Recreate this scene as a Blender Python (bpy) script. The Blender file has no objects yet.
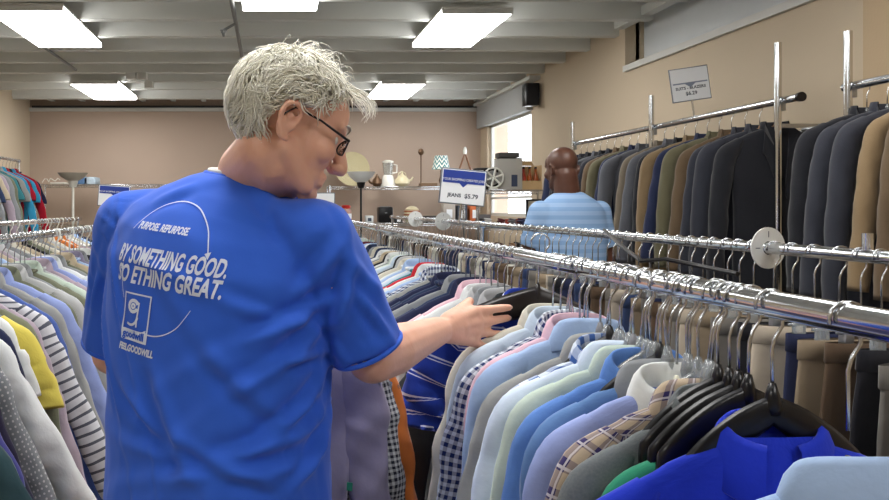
import bpy, bmesh, math, random
import numpy as np
from mathutils import Vector, Matrix, noise
from mathutils.bvhtree import BVHTree
R = math.radians
PI = math.pi
SC = bpy.context.scene
COL = SC.collection
F = 800.0
VX, VY = 270.0, 207.0
CAMH = 1.5

def P(px, py, d):
    """a point of the room at distance d down the shop"""
    return Vector(((px - VX) / F * d, d, CAMH + (VY - py) / F * d))

# ------------------------------------------------------------------ materials
MATS = {}
def new_mat(name):
    m = bpy.data.materials.new(name)
    m.use_nodes = True
    nt = m.node_tree
    b = nt.nodes['Principled BSDF']
    return m, nt, b

def N(nt, kind, **kw):
    n = nt.nodes.new(kind)
    for k, v in kw.items():
        if k in n.inputs.keys() if isinstance(k, str) else False:
            n.inputs[k].default_value = v
        else:
            setattr(n, k, v)
    return n

def math_node(nt, op, a, b=None, c=None):
    n = nt.nodes.new('ShaderNodeMath'); n.operation = op
    for i, v in enumerate((a, b, c)):
        if v is None: continue
        if isinstance(v, (int, float)): n.inputs[i].default_value = v
        else: nt.links.new(v, n.inputs[i])
    return n.outputs[0]

def mix_col(nt, fac, a, b):
    n = nt.nodes.new('ShaderNodeMix'); n.data_type = 'RGBA'
    if isinstance(fac, (int, float)): n.inputs[0].default_value = fac
    else: nt.links.new(fac, n.inputs[0])
    for i, v in ((6, a), (7, b)):
        if isinstance(v, (tuple, list)): n.inputs[i].default_value = (v[0], v[1], v[2], 1)
        else: nt.links.new(v, n.inputs[i])
    return n.outputs[2]

def lin(c):
    """sRGB 0-255 to linear"""
    o = []
    for v in c[:3]:
        v = v / 255.0
        o.append(v / 12.92 if v <= .04045 else ((v + .055) / 1.055) ** 2.4)
    return tuple(o)

def add_bump(nt, b, scale, strength, dist=.002, coord='Object', detail=3):
    tc = nt.nodes.new('ShaderNodeTexCoord')
    nz = nt.nodes.new('ShaderNodeTexNoise'); nz.inputs['Scale'].default_value = scale
    nz.inputs['Detail'].default_value = detail
    nt.links.new(tc.outputs[coord], nz.inputs['Vector'])
    bp = nt.nodes.new('ShaderNodeBump'); bp.inputs['Strength'].default_value = strength
    bp.inputs['Distance'].default_value = dist
    nt.links.new(nz.outputs['Fac'], bp.inputs['Height'])
    nt.links.new(bp.outputs['Normal'], b.inputs['Normal'])
    return nz

def plain(name, rgb, rough=.6, metal=0., bump=None, var=.0, spec=None, trans=0., ior=1.45, vscale=6., alpha=None, coat=0.):
    if name in MATS: return MATS[name]
    m, nt, b = new_mat(name)
    c = lin(rgb)
    b.inputs['Base Color'].default_value = (*c, 1)
    b.inputs['Roughness'].default_value = rough
    b.inputs['Metallic'].default_value = metal
    b.inputs['IOR'].default_value = ior
    b.inputs['Transmission Weight'].default_value = trans
    b.inputs['Coat Weight'].default_value = coat
    if spec is not None: b.inputs['Specular IOR Level'].default_value = spec
    if var:
        tc = nt.nodes.new('ShaderNodeTexCoord')
        nz = nt.nodes.new('ShaderNodeTexNoise'); nz.inputs['Scale'].default_value = vscale; nz.inputs['Detail'].default_value = 4
        nt.links.new(tc.outputs['Object'], nz.inputs['Vector'])
        hi = tuple(min(1, v * (1 + var)) for v in c); lo = tuple(v * (1 - var) for v in c)
        nt.links.new(mix_col(nt, nz.outputs['Fac'], lo, hi), b.inputs['Base Color'])
    if bump: add_bump(nt, b, *bump)
    MATS[name] = m
    return m

def fabric(name, rgb, kind='solid', rgb2=(255, 255, 255), pitch=.02, width=.5, rgb3=None, rough=.85):
    """woven or knitted cloth; pattern follows the cloth (UV in metres)"""
    if name in MATS: return MATS[name]
    m, nt, b = new_mat(name)
    b.inputs['Roughness'].default_value = rough
    b.inputs['Sheen Weight'].default_value = .15
    b.inputs['Specular IOR Level'].default_value = .2
    uv = nt.nodes.new('ShaderNodeUVMap'); uv.uv_map = 'UVMap'
    sp = nt.nodes.new('ShaderNodeSeparateXYZ'); nt.links.new(uv.outputs[0], sp.inputs[0])
    U, V = sp.outputs[0], sp.outputs[1]
    c1, c2 = lin(rgb), lin(rgb2)
    def band(x, p=pitch, w=width):
        return math_node(nt, 'LESS_THAN', math_node(nt, 'FRACT', math_node(nt, 'DIVIDE', x, p)), w)
    out = None
    if kind == 'gingham':
        s = math_node(nt, 'MULTIPLY', math_node(nt, 'ADD', band(U), band(V)), .5)
        out = mix_col(nt, s, c1, c2)
    elif kind == 'plaid':
        s = math_node(nt, 'MULTIPLY', math_node(nt, 'ADD', band(U), band(V)), .5)
        base = mix_col(nt, s, c1, c2)
        t = math_node(nt, 'MAXIMUM', band(math_node(nt, 'ADD', U, pitch * .75), pitch, .1), band(math_node(nt, 'ADD', V, pitch * .75), pitch, .1))
        out = mix_col(nt, math_node(nt, 'MULTIPLY', t, .6), base, lin(rgb3 or (240, 240, 240)))
    elif kind == 'hstripe':
        out = mix_col(nt, band(V), c1, c2)
    elif kind == 'dstripe':      # paired thin stripes
        t = math_node(nt, 'MAXIMUM', band(V, pitch, width), band(math_node(nt, 'ADD', V, -pitch * .16), pitch, width * .6))
        out = mix_col(nt, t, c1, c2)
    elif kind == 'vstripe':
        out = mix_col(nt, band(U), c1, c2)
    elif kind == 'dots':
        fu = math_node(nt, 'SUBTRACT', math_node(nt, 'FRACT', math_node(nt, 'DIVIDE', U, pitch)), .5)
        fv = math_node(nt, 'SUBTRACT', math_node(nt, 'FRACT', math_node(nt, 'DIVIDE', V, pitch)), .5)
        r2 = math_node(nt, 'ADD', math_node(nt, 'MULTIPLY', fu, fu), math_node(nt, 'MULTIPLY', fv, fv))
        out = mix_col(nt, math_node(nt, 'LESS_THAN', r2, width * width), c1, c2)
    elif kind == 'heather':
        nz = nt.nodes.new('ShaderNodeTexNoise'); nz.inputs['Scale'].default_value = 250
        nt.links.new(uv.outputs[0], nz.inputs['Vector'])
        out = mix_col(nt, nz.outputs['Fac'], c1, c2)
    if out is None:
        nz = nt.nodes.new('ShaderNodeTexNoise'); nz.inputs['Scale'].default_value = 14
        nt.links.new(uv.outputs[0], nz.inputs['Vector'])
        out = mix_col(nt, nz.outputs['Fac'], tuple(v * .9 for v in c1), tuple(min(1, v * 1.08) for v in c1))
    nt.links.new(out, b.inputs['Base Color'])
    nz = nt.nodes.new('ShaderNodeTexNoise'); nz.inputs['Scale'].default_value = 28; nz.inputs['Detail'].default_value = 5
    nt.links.new(uv.outputs[0], nz.inputs['Vector'])
    bp = nt.nodes.new('ShaderNodeBump'); bp.inputs['Strength'].default_value = .35; bp.inputs['Distance'].default_value = .006
    nt.links.new(nz.outputs['Fac'], bp.inputs['Height']); nt.links.new(bp.outputs[0], b.inputs['Normal'])
    MATS[name] = m
    return m

def emit(name, rgb, strength):
    if name in MATS: return MATS[name]
    m, nt, b = new_mat(name)
    b.inputs['Base Color'].default_value = (*rgb, 1)
    b.inputs['Emission Color'].default_value = (*rgb, 1)
    b.inputs['Emission Strength'].default_value = strength
    MATS[name] = m
    return m

CHROME = plain('chrome', (215, 218, 222), .13, 1.0)
STEEL = plain('brushed_steel', (175, 178, 182), .3, 1.0)
WIRE = plain('hanger_wire', (205, 208, 212), .2, 1.0)
BLACKP = plain('black_plastic', (16, 16, 20), .32)
DARKBROWNP = plain('dark_brown_plastic', (30, 24, 24), .35)
CLEARP = plain('clear_plastic', (225, 232, 236), .12, trans=.75)
WHITEP = plain('white_plastic', (225, 226, 220), .4)
CREAMP = plain('cream_plastic', (222, 220, 200), .45)
GREYP = plain('grey_plastic', (120, 122, 128), .4)
WHITEPAPER = plain('white_card', (235, 238, 242), .6)
BLUEPRINT = plain('blue_print', (38, 62, 150), .5)
DARKPRINT = plain('dark_print', (70, 78, 92), .6)
TANWOOD = plain('tan_wood', (170, 130, 85), .55, var=.2, vscale=20)

# ------------------------------------------------------------------ mesh helpers
def link(o, parent=None):
    COL.objects.link(o)
    if parent is not None: o.parent = parent
    return o

def mesh_obj(name, verts, faces, mat, parent=None, uvs=None, smooth=True, mats=None, fmat=None):
    me = bpy.data.meshes.new(name)
    me.from_pydata([tuple(v) for v in verts], [], faces)
    if uvs is not None:
        ul = me.uv_layers.new(name='UVMap')
        for i, l in enumerate(me.loops):
            ul.data[i].uv = uvs[i]
    for m in (mats or [mat]): me.materials.append(m)
    if fmat:
        for i, p in enumerate(me.polygons): p.material_index = fmat[i]
    if smooth:
        for p in me.polygons: p.use_smooth = True
    me.update()
    o = bpy.data.objects.new(name, me)
    return link(o, parent)

def bm_obj(name, bm, mat, parent=None, smooth=False, angle=None):
    me = bpy.data.meshes.new(name)
    bmesh.ops.recalc_face_normals(bm, faces=bm.faces[:])
    bm.to_mesh(me); bm.free()
    me.materials.append(mat)
    if smooth:
        for p in me.polygons: p.use_smooth = True
        if angle:
            me.set_sharp_from_angle(angle=R(angle))
    o = bpy.data.objects.new(name, me)
    return link(o, parent)

def bm_box(bm, c, s, rot=None, bevel=0):
    mt = Matrix.Translation(Vector(c))
    if rot is not None: mt = mt @ rot.to_4x4()
    r = bmesh.ops.create_cube(bm, size=1, matrix=mt @ Matrix.Diagonal((s[0], s[1], s[2], 1)))
    if bevel:
        ed = list({e for v in r['verts'] for e in v.link_edges})
        bmesh.ops.bevel(bm, geom=ed, offset=bevel, segments=2, affect='EDGES', profile=.5)

def frame(d):
    d = d.normalized()
    a = Vector((0, 0, 1)) if abs(d.z) < .9 else Vector((1, 0, 0))
    u = d.cross(a).normalized()
    return u, d.cross(u).normalized()

def bm_tube(bm, pts, r, seg=8, cap=True, closed=False):
    pts = [Vector(p) for p in pts]
    rs = r if isinstance(r, (list, tuple)) else [r] * len(pts)
    n = len(pts); rings = []
    u = None
    for i, p in enumerate(pts):
        if closed: d = pts[(i + 1) % n] - pts[i - 1]
        else: d = pts[min(i + 1, n - 1)] - pts[max(i - 1, 0)]
        d.normalize()
        if u is None: u, w = frame(d)
        else:
            u = (u - d * u.dot(d)).normalized(); w = d.cross(u)
        rings.append([bm.verts.new(p + (u * math.cos(2 * PI * k / seg) + w * math.sin(2 * PI * k / seg)) * rs[i]) for k in range(seg)])
    m = n if closed else n - 1
    for i in range(m):
        a, b = rings[i], rings[(i + 1) % n]
        for k in range(seg):
            bm.faces.new((a[k], a[(k + 1) % seg], b[(k + 1) % seg], b[k]))
    if cap and not closed:
        bm.faces.new(rings[0][::-1]); bm.faces.new(rings[-1])

def bm_lathe(bm, prof, c=(0, 0, 0), seg=24, rot=None):
    rings = []
    c = Vector(c)
    for r, z in prof:
        ring = []
        for k in range(seg):
            v = Vector((r * math.cos(2 * PI * k / seg), r * math.sin(2 * PI * k / seg), z))
            if rot is not None: v = rot @ v
            ring.append(bm.verts.new(c + v))
        rings.append(ring)
    for a, b in zip(rings, rings[1:]):
        for k in range(seg):
            bm.faces.new((a[k], a[(k + 1) % seg], b[(k + 1) % seg], b[k]))
    bm.faces.new(rings[0][::-1]); bm.faces.new(rings[-1])

def box(name, c, s, mat, parent=None, rot=None, bevel=0):
    bm = bmesh.new(); bm_box(bm, c, s, rot, bevel)
    return bm_obj(name, bm, mat, parent, smooth=bool(bevel), angle=35)

def tube(name, pts, r, mat, parent=None, seg=8, closed=False):
    bm = bmesh.new(); bm_tube(bm, pts, r, seg, closed=closed)
    return bm_obj(name, bm, mat, parent, smooth=True, angle=50)

def lathe(name, prof, c, mat, parent=None, seg=24, rot=None):
    bm = bmesh.new(); bm_lathe(bm, prof, c, seg, rot)
    return bm_obj(name, bm, mat, parent, smooth=True, angle=40)

def tag(o, label, cat, group=None):
    o['label'] = label; o['category'] = cat
    if group: o['group'] = group
    return o

def empty(name, loc, rz=0, label=None, cat=None, group=None):
    o = bpy.data.objects.new(name, None); COL.objects.link(o)
    o.location = loc; o.rotation_euler = (0, 0, rz); o.empty_display_size = .05
    if label: tag(o, label, cat, group)
    return o

def struct(o):
    o['kind'] = 'structure'; return o

def loft(name, rings, mat, parent=None, closed=True, uoff=0., voff=0., capb=False, capt=False, smooth=True):
    """rings of equal count; UV in metres"""
    n = len(rings[0]); verts = []; us = []; vs = []
    vcur = voff
    for i, rg in enumerate(rings):
        if i:
            vcur += sum((Vector(a) - Vector(b)).length for a, b in zip(rg[::4], rings[i - 1][::4])) / max(1, len(rg[::4]))
        u = [0.]
        for k in range(1, n + 1): u.append(u[-1] + (Vector(rg[k % n]) - Vector(rg[k - 1])).length)
        us.append([uoff + q for q in u]); vs.append(vcur)
        verts += list(rg)
    # one common u scale so that stripes do not shear: take the widest ring
    wid = max(range(len(rings)), key=lambda i: us[i][-1])
    U = us[wid]
    faces = []; uvs = []
    m = n if closed else n - 1
    for i in range(len(rings) - 1):
        for k in range(m):
            k2 = (k + 1) % n
            faces.append((i * n + k, i * n + k2, (i + 1) * n + k2, (i + 1) * n + k))
            uvs += [(U[k], vs[i]), (U[k + 1], vs[i]), (U[k + 1], vs[i + 1]), (U[k], vs[i + 1])]
    if capb:
        faces.append(tuple((len(rings) - 1) * n + k for k in range(n))); uvs += [(U[k], vs[-1]) for k in range(n)]
    if capt:
        faces.append(tuple(reversed(range(n)))); uvs += [(U[k], vs[0]) for k in reversed(range(n))]
    return mesh_obj(name, verts, faces, mat, parent, uvs, smooth)

def sup(t, e):
    return math.copysign(abs(t) ** e, t)

def lerp_tab(tab, z):
    """tab: rows (key, a, b, ...) sorted by falling key"""
    if z >= tab[0][0]: return tab[0][1:]
    for a, b in zip(tab, tab[1:]):
        if b[0] <= z <= a[0]:
            t = (a[0] - z) / max(1e-9, a[0] - b[0])
            t = t * t * (3 - 2 * t) * .4 + t * .6
            return tuple(p + (q - p) * t for p, q in zip(a[1:], b[1:]))
    return tab[-1][1:]

# ------------------------------------------------------------------ hangers
def make_hanger(name='hanger', body=BLACKP, hook=WIRE, w=.20, thick=.007, tall=.018, drop=.12, clip=False, white_hook=False, blade=False):
    """origin = where the arms meet; the hook goes over a rail drop above"""
    r = empty(name, (0, 0, 0))
    bm = bmesh.new()
    if clip:
        bm_tube(bm, [(-w, 0, -.03), (w, 0, -.03)], .0035, 6)
        bm_tube(bm, [(-.04, 0, -.03), (0, 0, 0), (.04, 0, -.03)], .0035, 6)
        bm_obj('hanger_bar', bm, body, r, True)
        for s in (-1, 1):
            box('clip', (s * w * .86, 0, -.05), (.022, .02, .05), hook if white_hook else body, r, bevel=.004)
    else:
        # shoulder arms, a tall thin section that slopes and bows
        pts = []
        for i in range(17):
            x = -w + 2 * w * i / 16
            t = abs(x) / w
            z = -.06 * t - .028 * t * t * t
            pts.append((x, 0, z))
        n = 8; rings = []
        for i, p in enumerate(pts):
            t = abs(p[0]) / w
            tt = tall * (1 - .35 * t); th = thick * (1 + .5 * t)
            if blade: tt = tall * (.75 + .25 * min(1, 3 * t)); th = thick
            ring = [bm.verts.new((p[0], th * math.cos(2 * PI * k / n), p[2] - tt * .2 + tt * .6 * math.sin(2 * PI * k / n))) for k in range(n)]
            rings.append(ring)
        for a, b in zip(rings, rings[1:]):
            for k in range(n): bm.faces.new((a[k], a[(k + 1) % n], b[(k + 1) % n], b[k]))
        bm.faces.new(rings[0][::-1]); bm.faces.new(rings[-1])
        bm_lathe(bm, [(.008, -.012), (.010, .0), (.008, .012), (.004, .026)], seg=8)
        bm_obj('hanger_arms', bm, body, r, True)
    bm = bmesh.new()
    cz = drop - .002; rr = .0196
    pts = [(0, 0, .004), (0, 0, cz - rr - .032), (.004, 0, cz - rr - .018), (.013, 0, cz - rr - .004)]
    for a in range(-50, 201, 22):
        pts.append((rr * math.cos(R(a)), 0, cz + rr * math.sin(R(a))))
    bm_tube(bm, pts, .0042 if white_hook else .0021, 6)
    bm_obj('hook', bm, (body if white_hook else hook), r, True)
    return r

# ------------------------------------------------------------------ garments
def make_garment(name, mat, w=.205, length=.72, sleeve='long', flare=.25, d=.016, seed=0, collar='shirt', cmat=None,
                 slope=.52, detail=1.0, placket=False, button=None, tagmat=None, sl_len=None, smat=None, fold=1.0):
    rng = random.Random(seed)
    ph = [rng.uniform(0, 6.28) for _ in range(8)]
    nk = .062
    zs = -(w - nk) * slope
    tab = [(0.0, nk * .9, d * .5), (-.006, nk, d * .6), (zs * .5, nk + (w - nk) * .52, d * .8), (zs, w * .97, d * .95),
           (zs - .035, w * 1.03, d * 1.05), (zs - .10, w * 1.02, d * 1.2), (-.40, w * .97, d * 1.25), (-length, w * 1.05, d * 1.35)]
    nr = int(26 * detail) + 6; ns = int(44 * detail) // 4 * 4 + 4
    levels = [0, -.006] + [zs * k / 6 for k in range(1, 7)] + [zs - .035] + [zs - .1 + (-length - zs + .1) * (k / (nr - 1)) for k in range(nr)]
    rings = []
    for z in levels:
        a, b = lerp_tab(tab, z)
        g = min(1, max(0, (-z - .08) / .35)) * fold
        rg = []
        for k in range(ns):
            th = 2 * PI * k / ns
            x = a * sup(math.cos(th), .75)
            y = b * sup(math.sin(th), .8)
            sh = .006 * g * math.sin(38 * x + ph[0] + 2.2 * z) + .004 * g * math.sin(71 * x + ph[1] - 3 * z)
            sh += .003 * min(1, -z * 6) * math.sin(24 * z + 13 * x + ph[2])
            yy = y + max(-d * .5, min(d * .5, sh))
            zz = z + (.006 * math.sin(17 * x + ph[3]) if z < -length + .01 else 0)
            rg.append((x + .006 * g * math.sin(9 * z + ph[4]), yy, zz))
        rings.append(rg)
    # turned-in hem
    rings.append([(p[0] * .985, p[1] * .7, p[2] + .01) for p in rings[-1]])
    root = loft(name, rings, mat)
    smat = smat or mat
    if sleeve:
        L = sl_len or (.53 if sleeve == 'long' else .13)
        ext = .13 if sleeve == 'short' else L
        for s in (-1, 1):
            fl = flare * rng.uniform(.8, 1.2)
            path = [(w * .80, zs * .72 - .012, .016), (w * .93, zs - .028, .036), (w * 1.08, zs - .062, .047), (w * 1.17, zs - .115, .049)]
            x, z = path[-1][:2]
            m = int((10 if sleeve == 'long' else 4) * detail) + 2
            dirx, dirz = fl, -1.0; ln = math.hypot(dirx, dirz)
            for k in range(1, m + 1):
                t = k / m
                bend = math.sin(t * PI) * .012 * rng.uniform(.3, 1)
                r = .049 + (.012 * t if sleeve == 'short' else -.014 * t)
                path.append((x + ext * t * dirx / ln + bend, z + ext * t * dirz / ln, r))
            sm = []
            for i in range(len(path) - 1):
                p0_, p1_, p2_, p3_ = path[max(0, i - 1)], path[i], path[i + 1], path[min(len(path) - 1, i + 2)]
                for tt in ((0, .33, .67) if i < 4 else (0, .5)):
                    sm.append(tuple(.5 * ((2 * b1) + (-a1 + c1) * tt + (2 * a1 - 5 * b1 + 4 * c1 - e1) * tt * tt + (-a1 + 3 * b1 - 3 * c1 + e1) * tt ** 3) for a1, b1, c1, e1 in zip(p0_, p1_, p2_, p3_)))
            sm.append(path[-1]); path = sm
            rg2 = []
            q = 20 if detail >= .8 else 14
            for i, (cx, cz, r) in enumerate(path):
                a = path[max(0, i - 1)]; b = path[min(len(path) - 1, i + 1)]
                dx, dz = b[0] - a[0], b[1] - a[1]; l = math.hypot(dx, dz); nx, nz = -dz / l, dx / l
                ring = []
                for k in range(q):
                    th = 2 * PI * k / q
                    g3 = min(1, max(0, (i - 5) / 5)) * fold
                    wr = 1 + g3 * (.07 * math.sin(3 * th + i * .55 + ph[5]) + .06 * math.sin(i * .9 + ph[6] + s))
                    e = r * math.cos(th) * wr
                    yy = (d * (.8 + .25 * min(1, i / 5))) * sup(math.sin(th), .9) * (1 + .22 * g3 * math.sin(i * .8 + th * 2 + ph[7]) + .12 * g3 * math.sin(i * 1.9 - th * 3))
                    ring.append((s * (cx + nx * e), yy, cz + nz * e))
                rg2.append(ring if s > 0 else ring[::-1])
            lc = rg2[-1]; cxm = sum(p[0] for p in lc) / q; czm = sum(p[2] for p in lc) / q
            rg2.append([(cxm + (p[0] - cxm) * .9, p[1] * .7, czm + (p[2] - czm) * .9 + .012) for p in lc])
            loft('sleeve', rg2, smat, root)
    cm = cmat or mat
    if collar in ('shirt', 'polo'):
        hh = .030 if collar == 'shirt' else .024
        q = 26; rows = []
        # (size, height at the back, height at the front, spread in depth)
        prof = [(.86, -.030, -.040, .9), (.84, hh * .5, -.030, .8), (.86, hh, -.016, .85), (.93, hh * 1.04, -.012, .95), (1.06, hh * .75, -.020, 1.1), (1.20, .002, -.048, 1.25), (1.32, -.026, -.084, 1.35), (1.28, -.030, -.086, 1.3), (1.12, -.004, -.05, 1.1)]
        for (sc, zb, zf, sd) in prof:
            ring = []
            for k in range(q):
                th = R(-72) + R(324) * k / (q - 1)      # open at the front (-Y)
                fr = (.5 - .5 * math.sin(th)) ** 1.6
                ring.append((.062 * sc * math.cos(th), d * 1.2 * sd * math.sin(th), zb + (zf - zb) * fr + .004))
            rows.append(ring)
        loft('collar', rows, cm, root, closed=False)
    elif collar == 'crew':
        bm = bmesh.new()
        bm_tube(bm, [(.064 * math.cos(2 * PI * k / 20), d * .8 * math.sin(2 * PI * k / 20), .002 - .01 * max(0, -math.sin(2 * PI * k / 20))) for k in range(20)], .006, 6, closed=True)
        bm_obj('neckband', bm, cm, root, True)
    elif collar == 'jacket':
        for s in (-1, 1):
            y0 = -d * 1.45
            pts = [(s * .058, y0 * .3, .012), (s * .085, y0, -.03), (s * .100, y0 - .004, -.13), (s * .085, y0 - .004, -.15), (s * .012, y0 - .003, -.36), (s * .005, y0, -.34), (s * .03, y0, -.12)]
            b2 = [(p[0], p[1] + .006, p[2]) for p in pts]
            n = len(pts); fc = [tuple(range(n)), tuple(reversed(range(n, 2 * n)))] + [(i, (i + 1) % n, n + (i + 1) % n, n + i) for i in range(n)]
            mesh_obj('lapel', pts + b2, fc, cm, root, [(0, 0)] * sum(len(f) for f in fc), smooth=False)
        rows = []
        for (sc, z) in [(.9, -.02), (.95, .024), (1.05, .026), (1.2, -.015)]:
            rows.append([(.064 * sc * math.cos(R(-30) + R(240) * k / 14), d * sc * math.sin(R(-30) + R(240) * k / 14), z) for k in range(15)])
        loft('collar', rows, cm, root, closed=False)
    if placket:
        yy = -d * 1.22
        pm = placket if placket is not True else cm
        rows = []
        for k in range(12):
            z = -.03 - k / 11 * (.15 if collar == 'polo' else length - .06)
            y = yy * lerp_tab(tab, z)[1] / (d * 1.2) - .003
            rows.append([(-.015, y + .004, z), (-.015, y - .003, z), (.015, y - .003, z), (.015, y + .004, z)])
        loft('placket', rows, pm, root, closed=False, smooth=False)
        for k in range(3 if collar == 'polo' else 5):
            z = -.06 - k * (.04 if collar == 'polo' else .1)
            lathe('button', [(.0052, 0), (.006, .001), (.0045, .0025)], (0, yy * lerp_tab(tab, z)[1] / (d * 1.2) - .006, z), button or WHITEP, root, 10, Matrix.Rotation(R(90), 3, 'X'))
    if tagmat:
        o = box('price_tag', (w * .55, -d * 1.5 - .004, -.16), (.035, .0012, .05), tagmat, root)
    return root

def make_trousers(name, mat, w=.185, length=.98, seed=0, d=.014, bandmat=None):
    rng = random.Random(seed); ph = [rng.uniform(0, 6.28) for _ in range(5)]
    def ring(cx, a, b, z, q=24):
        return [(cx + a * sup(math.cos(2 * PI * k / q), .8), b * sup(math.sin(2 * PI * k / q), .8) + .005 * math.sin(30 * (cx + a * math.cos(2 * PI * k / q)) + ph[0] + z * 4) * min(1, max(0, -z - .1) * 4), z) for k in range(q)]
    root = loft(name, [ring(0, w * .98, d, -.062), ring(0, w * 1.0, d * 1.05, -.10), ring(0, w * 1.04, d * 1.2, -.18), ring(0, w * 1.06, d * 1.2, -.27), ring(0, w * 1.02, d * 1.1, -.31)], mat, capb=True)
    for s in (-1, 1):
        rows = []
        for k in range(9):
            t = k / 8; z = -.28 - t * (length - .28)
            rows.append(ring(s * w * (.53 - .03 * t), w * (.52 - .17 * t), d * 1.15, z, 20))
        rows.append([(p[0], p[1] * .8, p[2] + .01) for p in rows[-1]])
        loft('trouser_leg', rows, mat, root)
    loft('waistband', [ring(0, w * 1.0, d * 1.2, -.045), ring(0, w * 1.0, d * 1.35, -.046), ring(0, w * 1.01, d * 1.4, -.085), ring(0, w, d * 1.0, -.087)], bandmat or mat, root)
    return root

def copy_thing(src, mat=None, old=None):
    """a copy of a thing and of each of its parts; mat replaces the material called old"""
    c = src.copy(); COL.objects.link(c)
    todo = [(src, c)]
    for ch in src.children:
        d = ch.copy(); COL.objects.link(d); d.parent = c
        d.matrix_parent_inverse = ch.matrix_parent_inverse.copy()
        todo.append((ch, d))
    if mat is not None:
        for a, d in todo:
            if d.data is not None and d.material_slots and d.material_slots[0].material == old:
                d.material_slots[0].link = 'OBJECT'; d.material_slots[0].material = mat
    return c
# ================================================================== SETTING
XL, XR, YB, YF = -3.42, 3.0, 11.4, -3.2
HC = CAMH + 1.47           # joist undersides
HD = HC + .19              # roof deck
def wallmat(name, rgb, var=.035, scale=1.3):
    if name in MATS: return MATS[name]
    m, nt, b = new_mat(name)
    b.inputs['Roughness'].default_value = .75
    c = lin(rgb)
    tc = nt.nodes.new('ShaderNodeTexCoord'); nz = nt.nodes.new('ShaderNodeTexNoise')
    nz.inputs['Scale'].default_value = scale; nz.inputs['Detail'].default_value = 6
    nt.links.new(tc.outputs['Object'], nz.inputs['Vector'])
    nt.links.new(mix_col(nt, nz.outputs['Fac'], tuple(v * (1 - var * 2) for v in c), tuple(v * (1 + var * 2) for v in c)), b.inputs['Base Color'])
    n2 = nt.nodes.new('ShaderNodeTexNoise'); n2.inputs['Scale'].default_value = 90
    nt.links.new(tc.outputs['Object'], n2.inputs['Vector'])
    bp = nt.nodes.new('ShaderNodeBump'); bp.inputs['Strength'].default_value = .25; bp.inputs['Distance'].default_value = .003
    nt.links.new(n2.outputs['Fac'], bp.inputs['Height']); nt.links.new(bp.outputs[0], b.inputs['Normal'])
    MATS[name] = m
    return m
WALLM = wallmat('beige_wall_paint', (196, 180, 156))
WALLB = wallmat('beige_back_wall_paint', (186, 166, 150))
WALLT = wallmat('darker_tan_wall', (186, 163, 132))
CEILM = wallmat('off_white_ceiling_paint', (214, 216, 212), .05, .9)
ALCM = wallmat('pale_grey_alcove_paint', (214, 219, 222), .06, 3)
FLOORM = wallmat('grey_vinyl_floor', (160, 154, 146), .06, 4)
TRIMD = plain('dark_metal_track', (40, 38, 40), .5)
TRIMW = plain('white_trim_paint', (205, 205, 200), .5, var=.05)

def sbox(name, lo, hi, mat):
    c = [(a + b) / 2 for a, b in zip(lo, hi)]; s = [abs(b - a) for a, b in zip(lo, hi)]
    return struct(box(name, c, s, mat))
sbox('floor', (XL - .15, YF - .15, -.1), (XR + .4, YB + .15, 0), FLOORM)
sbox('ceiling', (XL - .15, YF - .15, HD), (XR + .4, YB + .15, HD + .1), CEILM)
sbox('wall_back', (XL - .15, YB, 0), (XR + .4, YB + .12, HD), WALLB)
sbox('wall_left', (XL - .12, YF, 0), (XL, YB, HD), WALLM)
sbox('wall_front', (XL - .12, YF - .12, 0), (XR + .4, YF, HD), WALLM)
# right wall: window opening far away, high alcove nearer
WY0, WY1 = 9.18, 11.05; WZ0, WZ1 = CAMH - .12, CAMH + 1.13
AY0, AY1 = 1.2, 6.76; AZ0, AZ1 = CAMH + 1.185, CAMH + 1.63
bm = bmesh.new()
def rb(y0, y1, z0, z1, x0=XR, x1=XR + .12):
    bm_box(bm, ((x0 + x1) / 2, (y0 + y1) / 2, (z0 + z1) / 2), (x1 - x0, y1 - y0, z1 - z0))
rb(YF, YB, 0, WZ0)
rb(WY1, YB, WZ0, HD); rb(WY0, WY1, WZ1, HD)
rb(AY1, WY0, WZ0, HD)
rb(YF, AY1, WZ0, AZ0)
rb(YF, AY0, AZ0, HD)
rb(AY0, AY1, AZ1, HD)
struct(bm_obj('wall_right', bm, WALLM))
# alcove liner
bm = bmesh.new()
bm_box(bm, (XR + .17, (AY0 + AY1) / 2, (AZ0 + AZ1) / 2), (.02, AY1 - AY0 + .04, AZ1 - AZ0 + .04))
alc = struct(bm_obj('wall_alcove', bm, ALCM))
bm = bmesh.new()
bm_box(bm, (XR + .14, AY1 + .01, (AZ0 + AZ1) / 2), (.10, .02, AZ1 - AZ0 + .04)); bm_box(bm, (XR + .14, AY0 - .01, (AZ0 + AZ1) / 2), (.10, .02, AZ1 - AZ0 + .04))
bm_box(bm, (XR + .14, (AY0 + AY1) / 2, AZ1 + .01), (.10, AY1 - AY0, .02))
struct(bm_obj('wall_alcove_cheeks', bm, WALLM))
sbox('trim_1', (XR - .03, AY0, AZ0 - .05), (XR + .16, AY1 - .02, AZ0), TRIMW)
sbox('trim_2', (XR - .10, AY0, AZ1 - .135), (XR - .02, AY1 - .02, AZ1 - .06), TRIMW)
sbox('trim_3', (XR - .035, YF, 0), (XR, 4.0, HC), WALLT)  # near strip of the right wall, slightly proud, in a darker tan
sbox('trim_4', (XL, YB - .05, CAMH + 1.36), (XR - .02, YB, CAMH + 1.41), TRIMW)
sbox('trim_5', (XL + .05, YB - .085, CAMH + 1.408), (XR - .05, YB - .05, CAMH + 1.435), TRIMD)
sbox('baseboard_right', (XR - .05, 4.0, 0), (XR, YB, .1), plain('dark_baseboard', (60, 50, 45), .5))
sbox('baseboard_back', (XL, YB - .015, 0), (XR - .05, YB, .1), MATS['dark_baseboard'])
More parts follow.
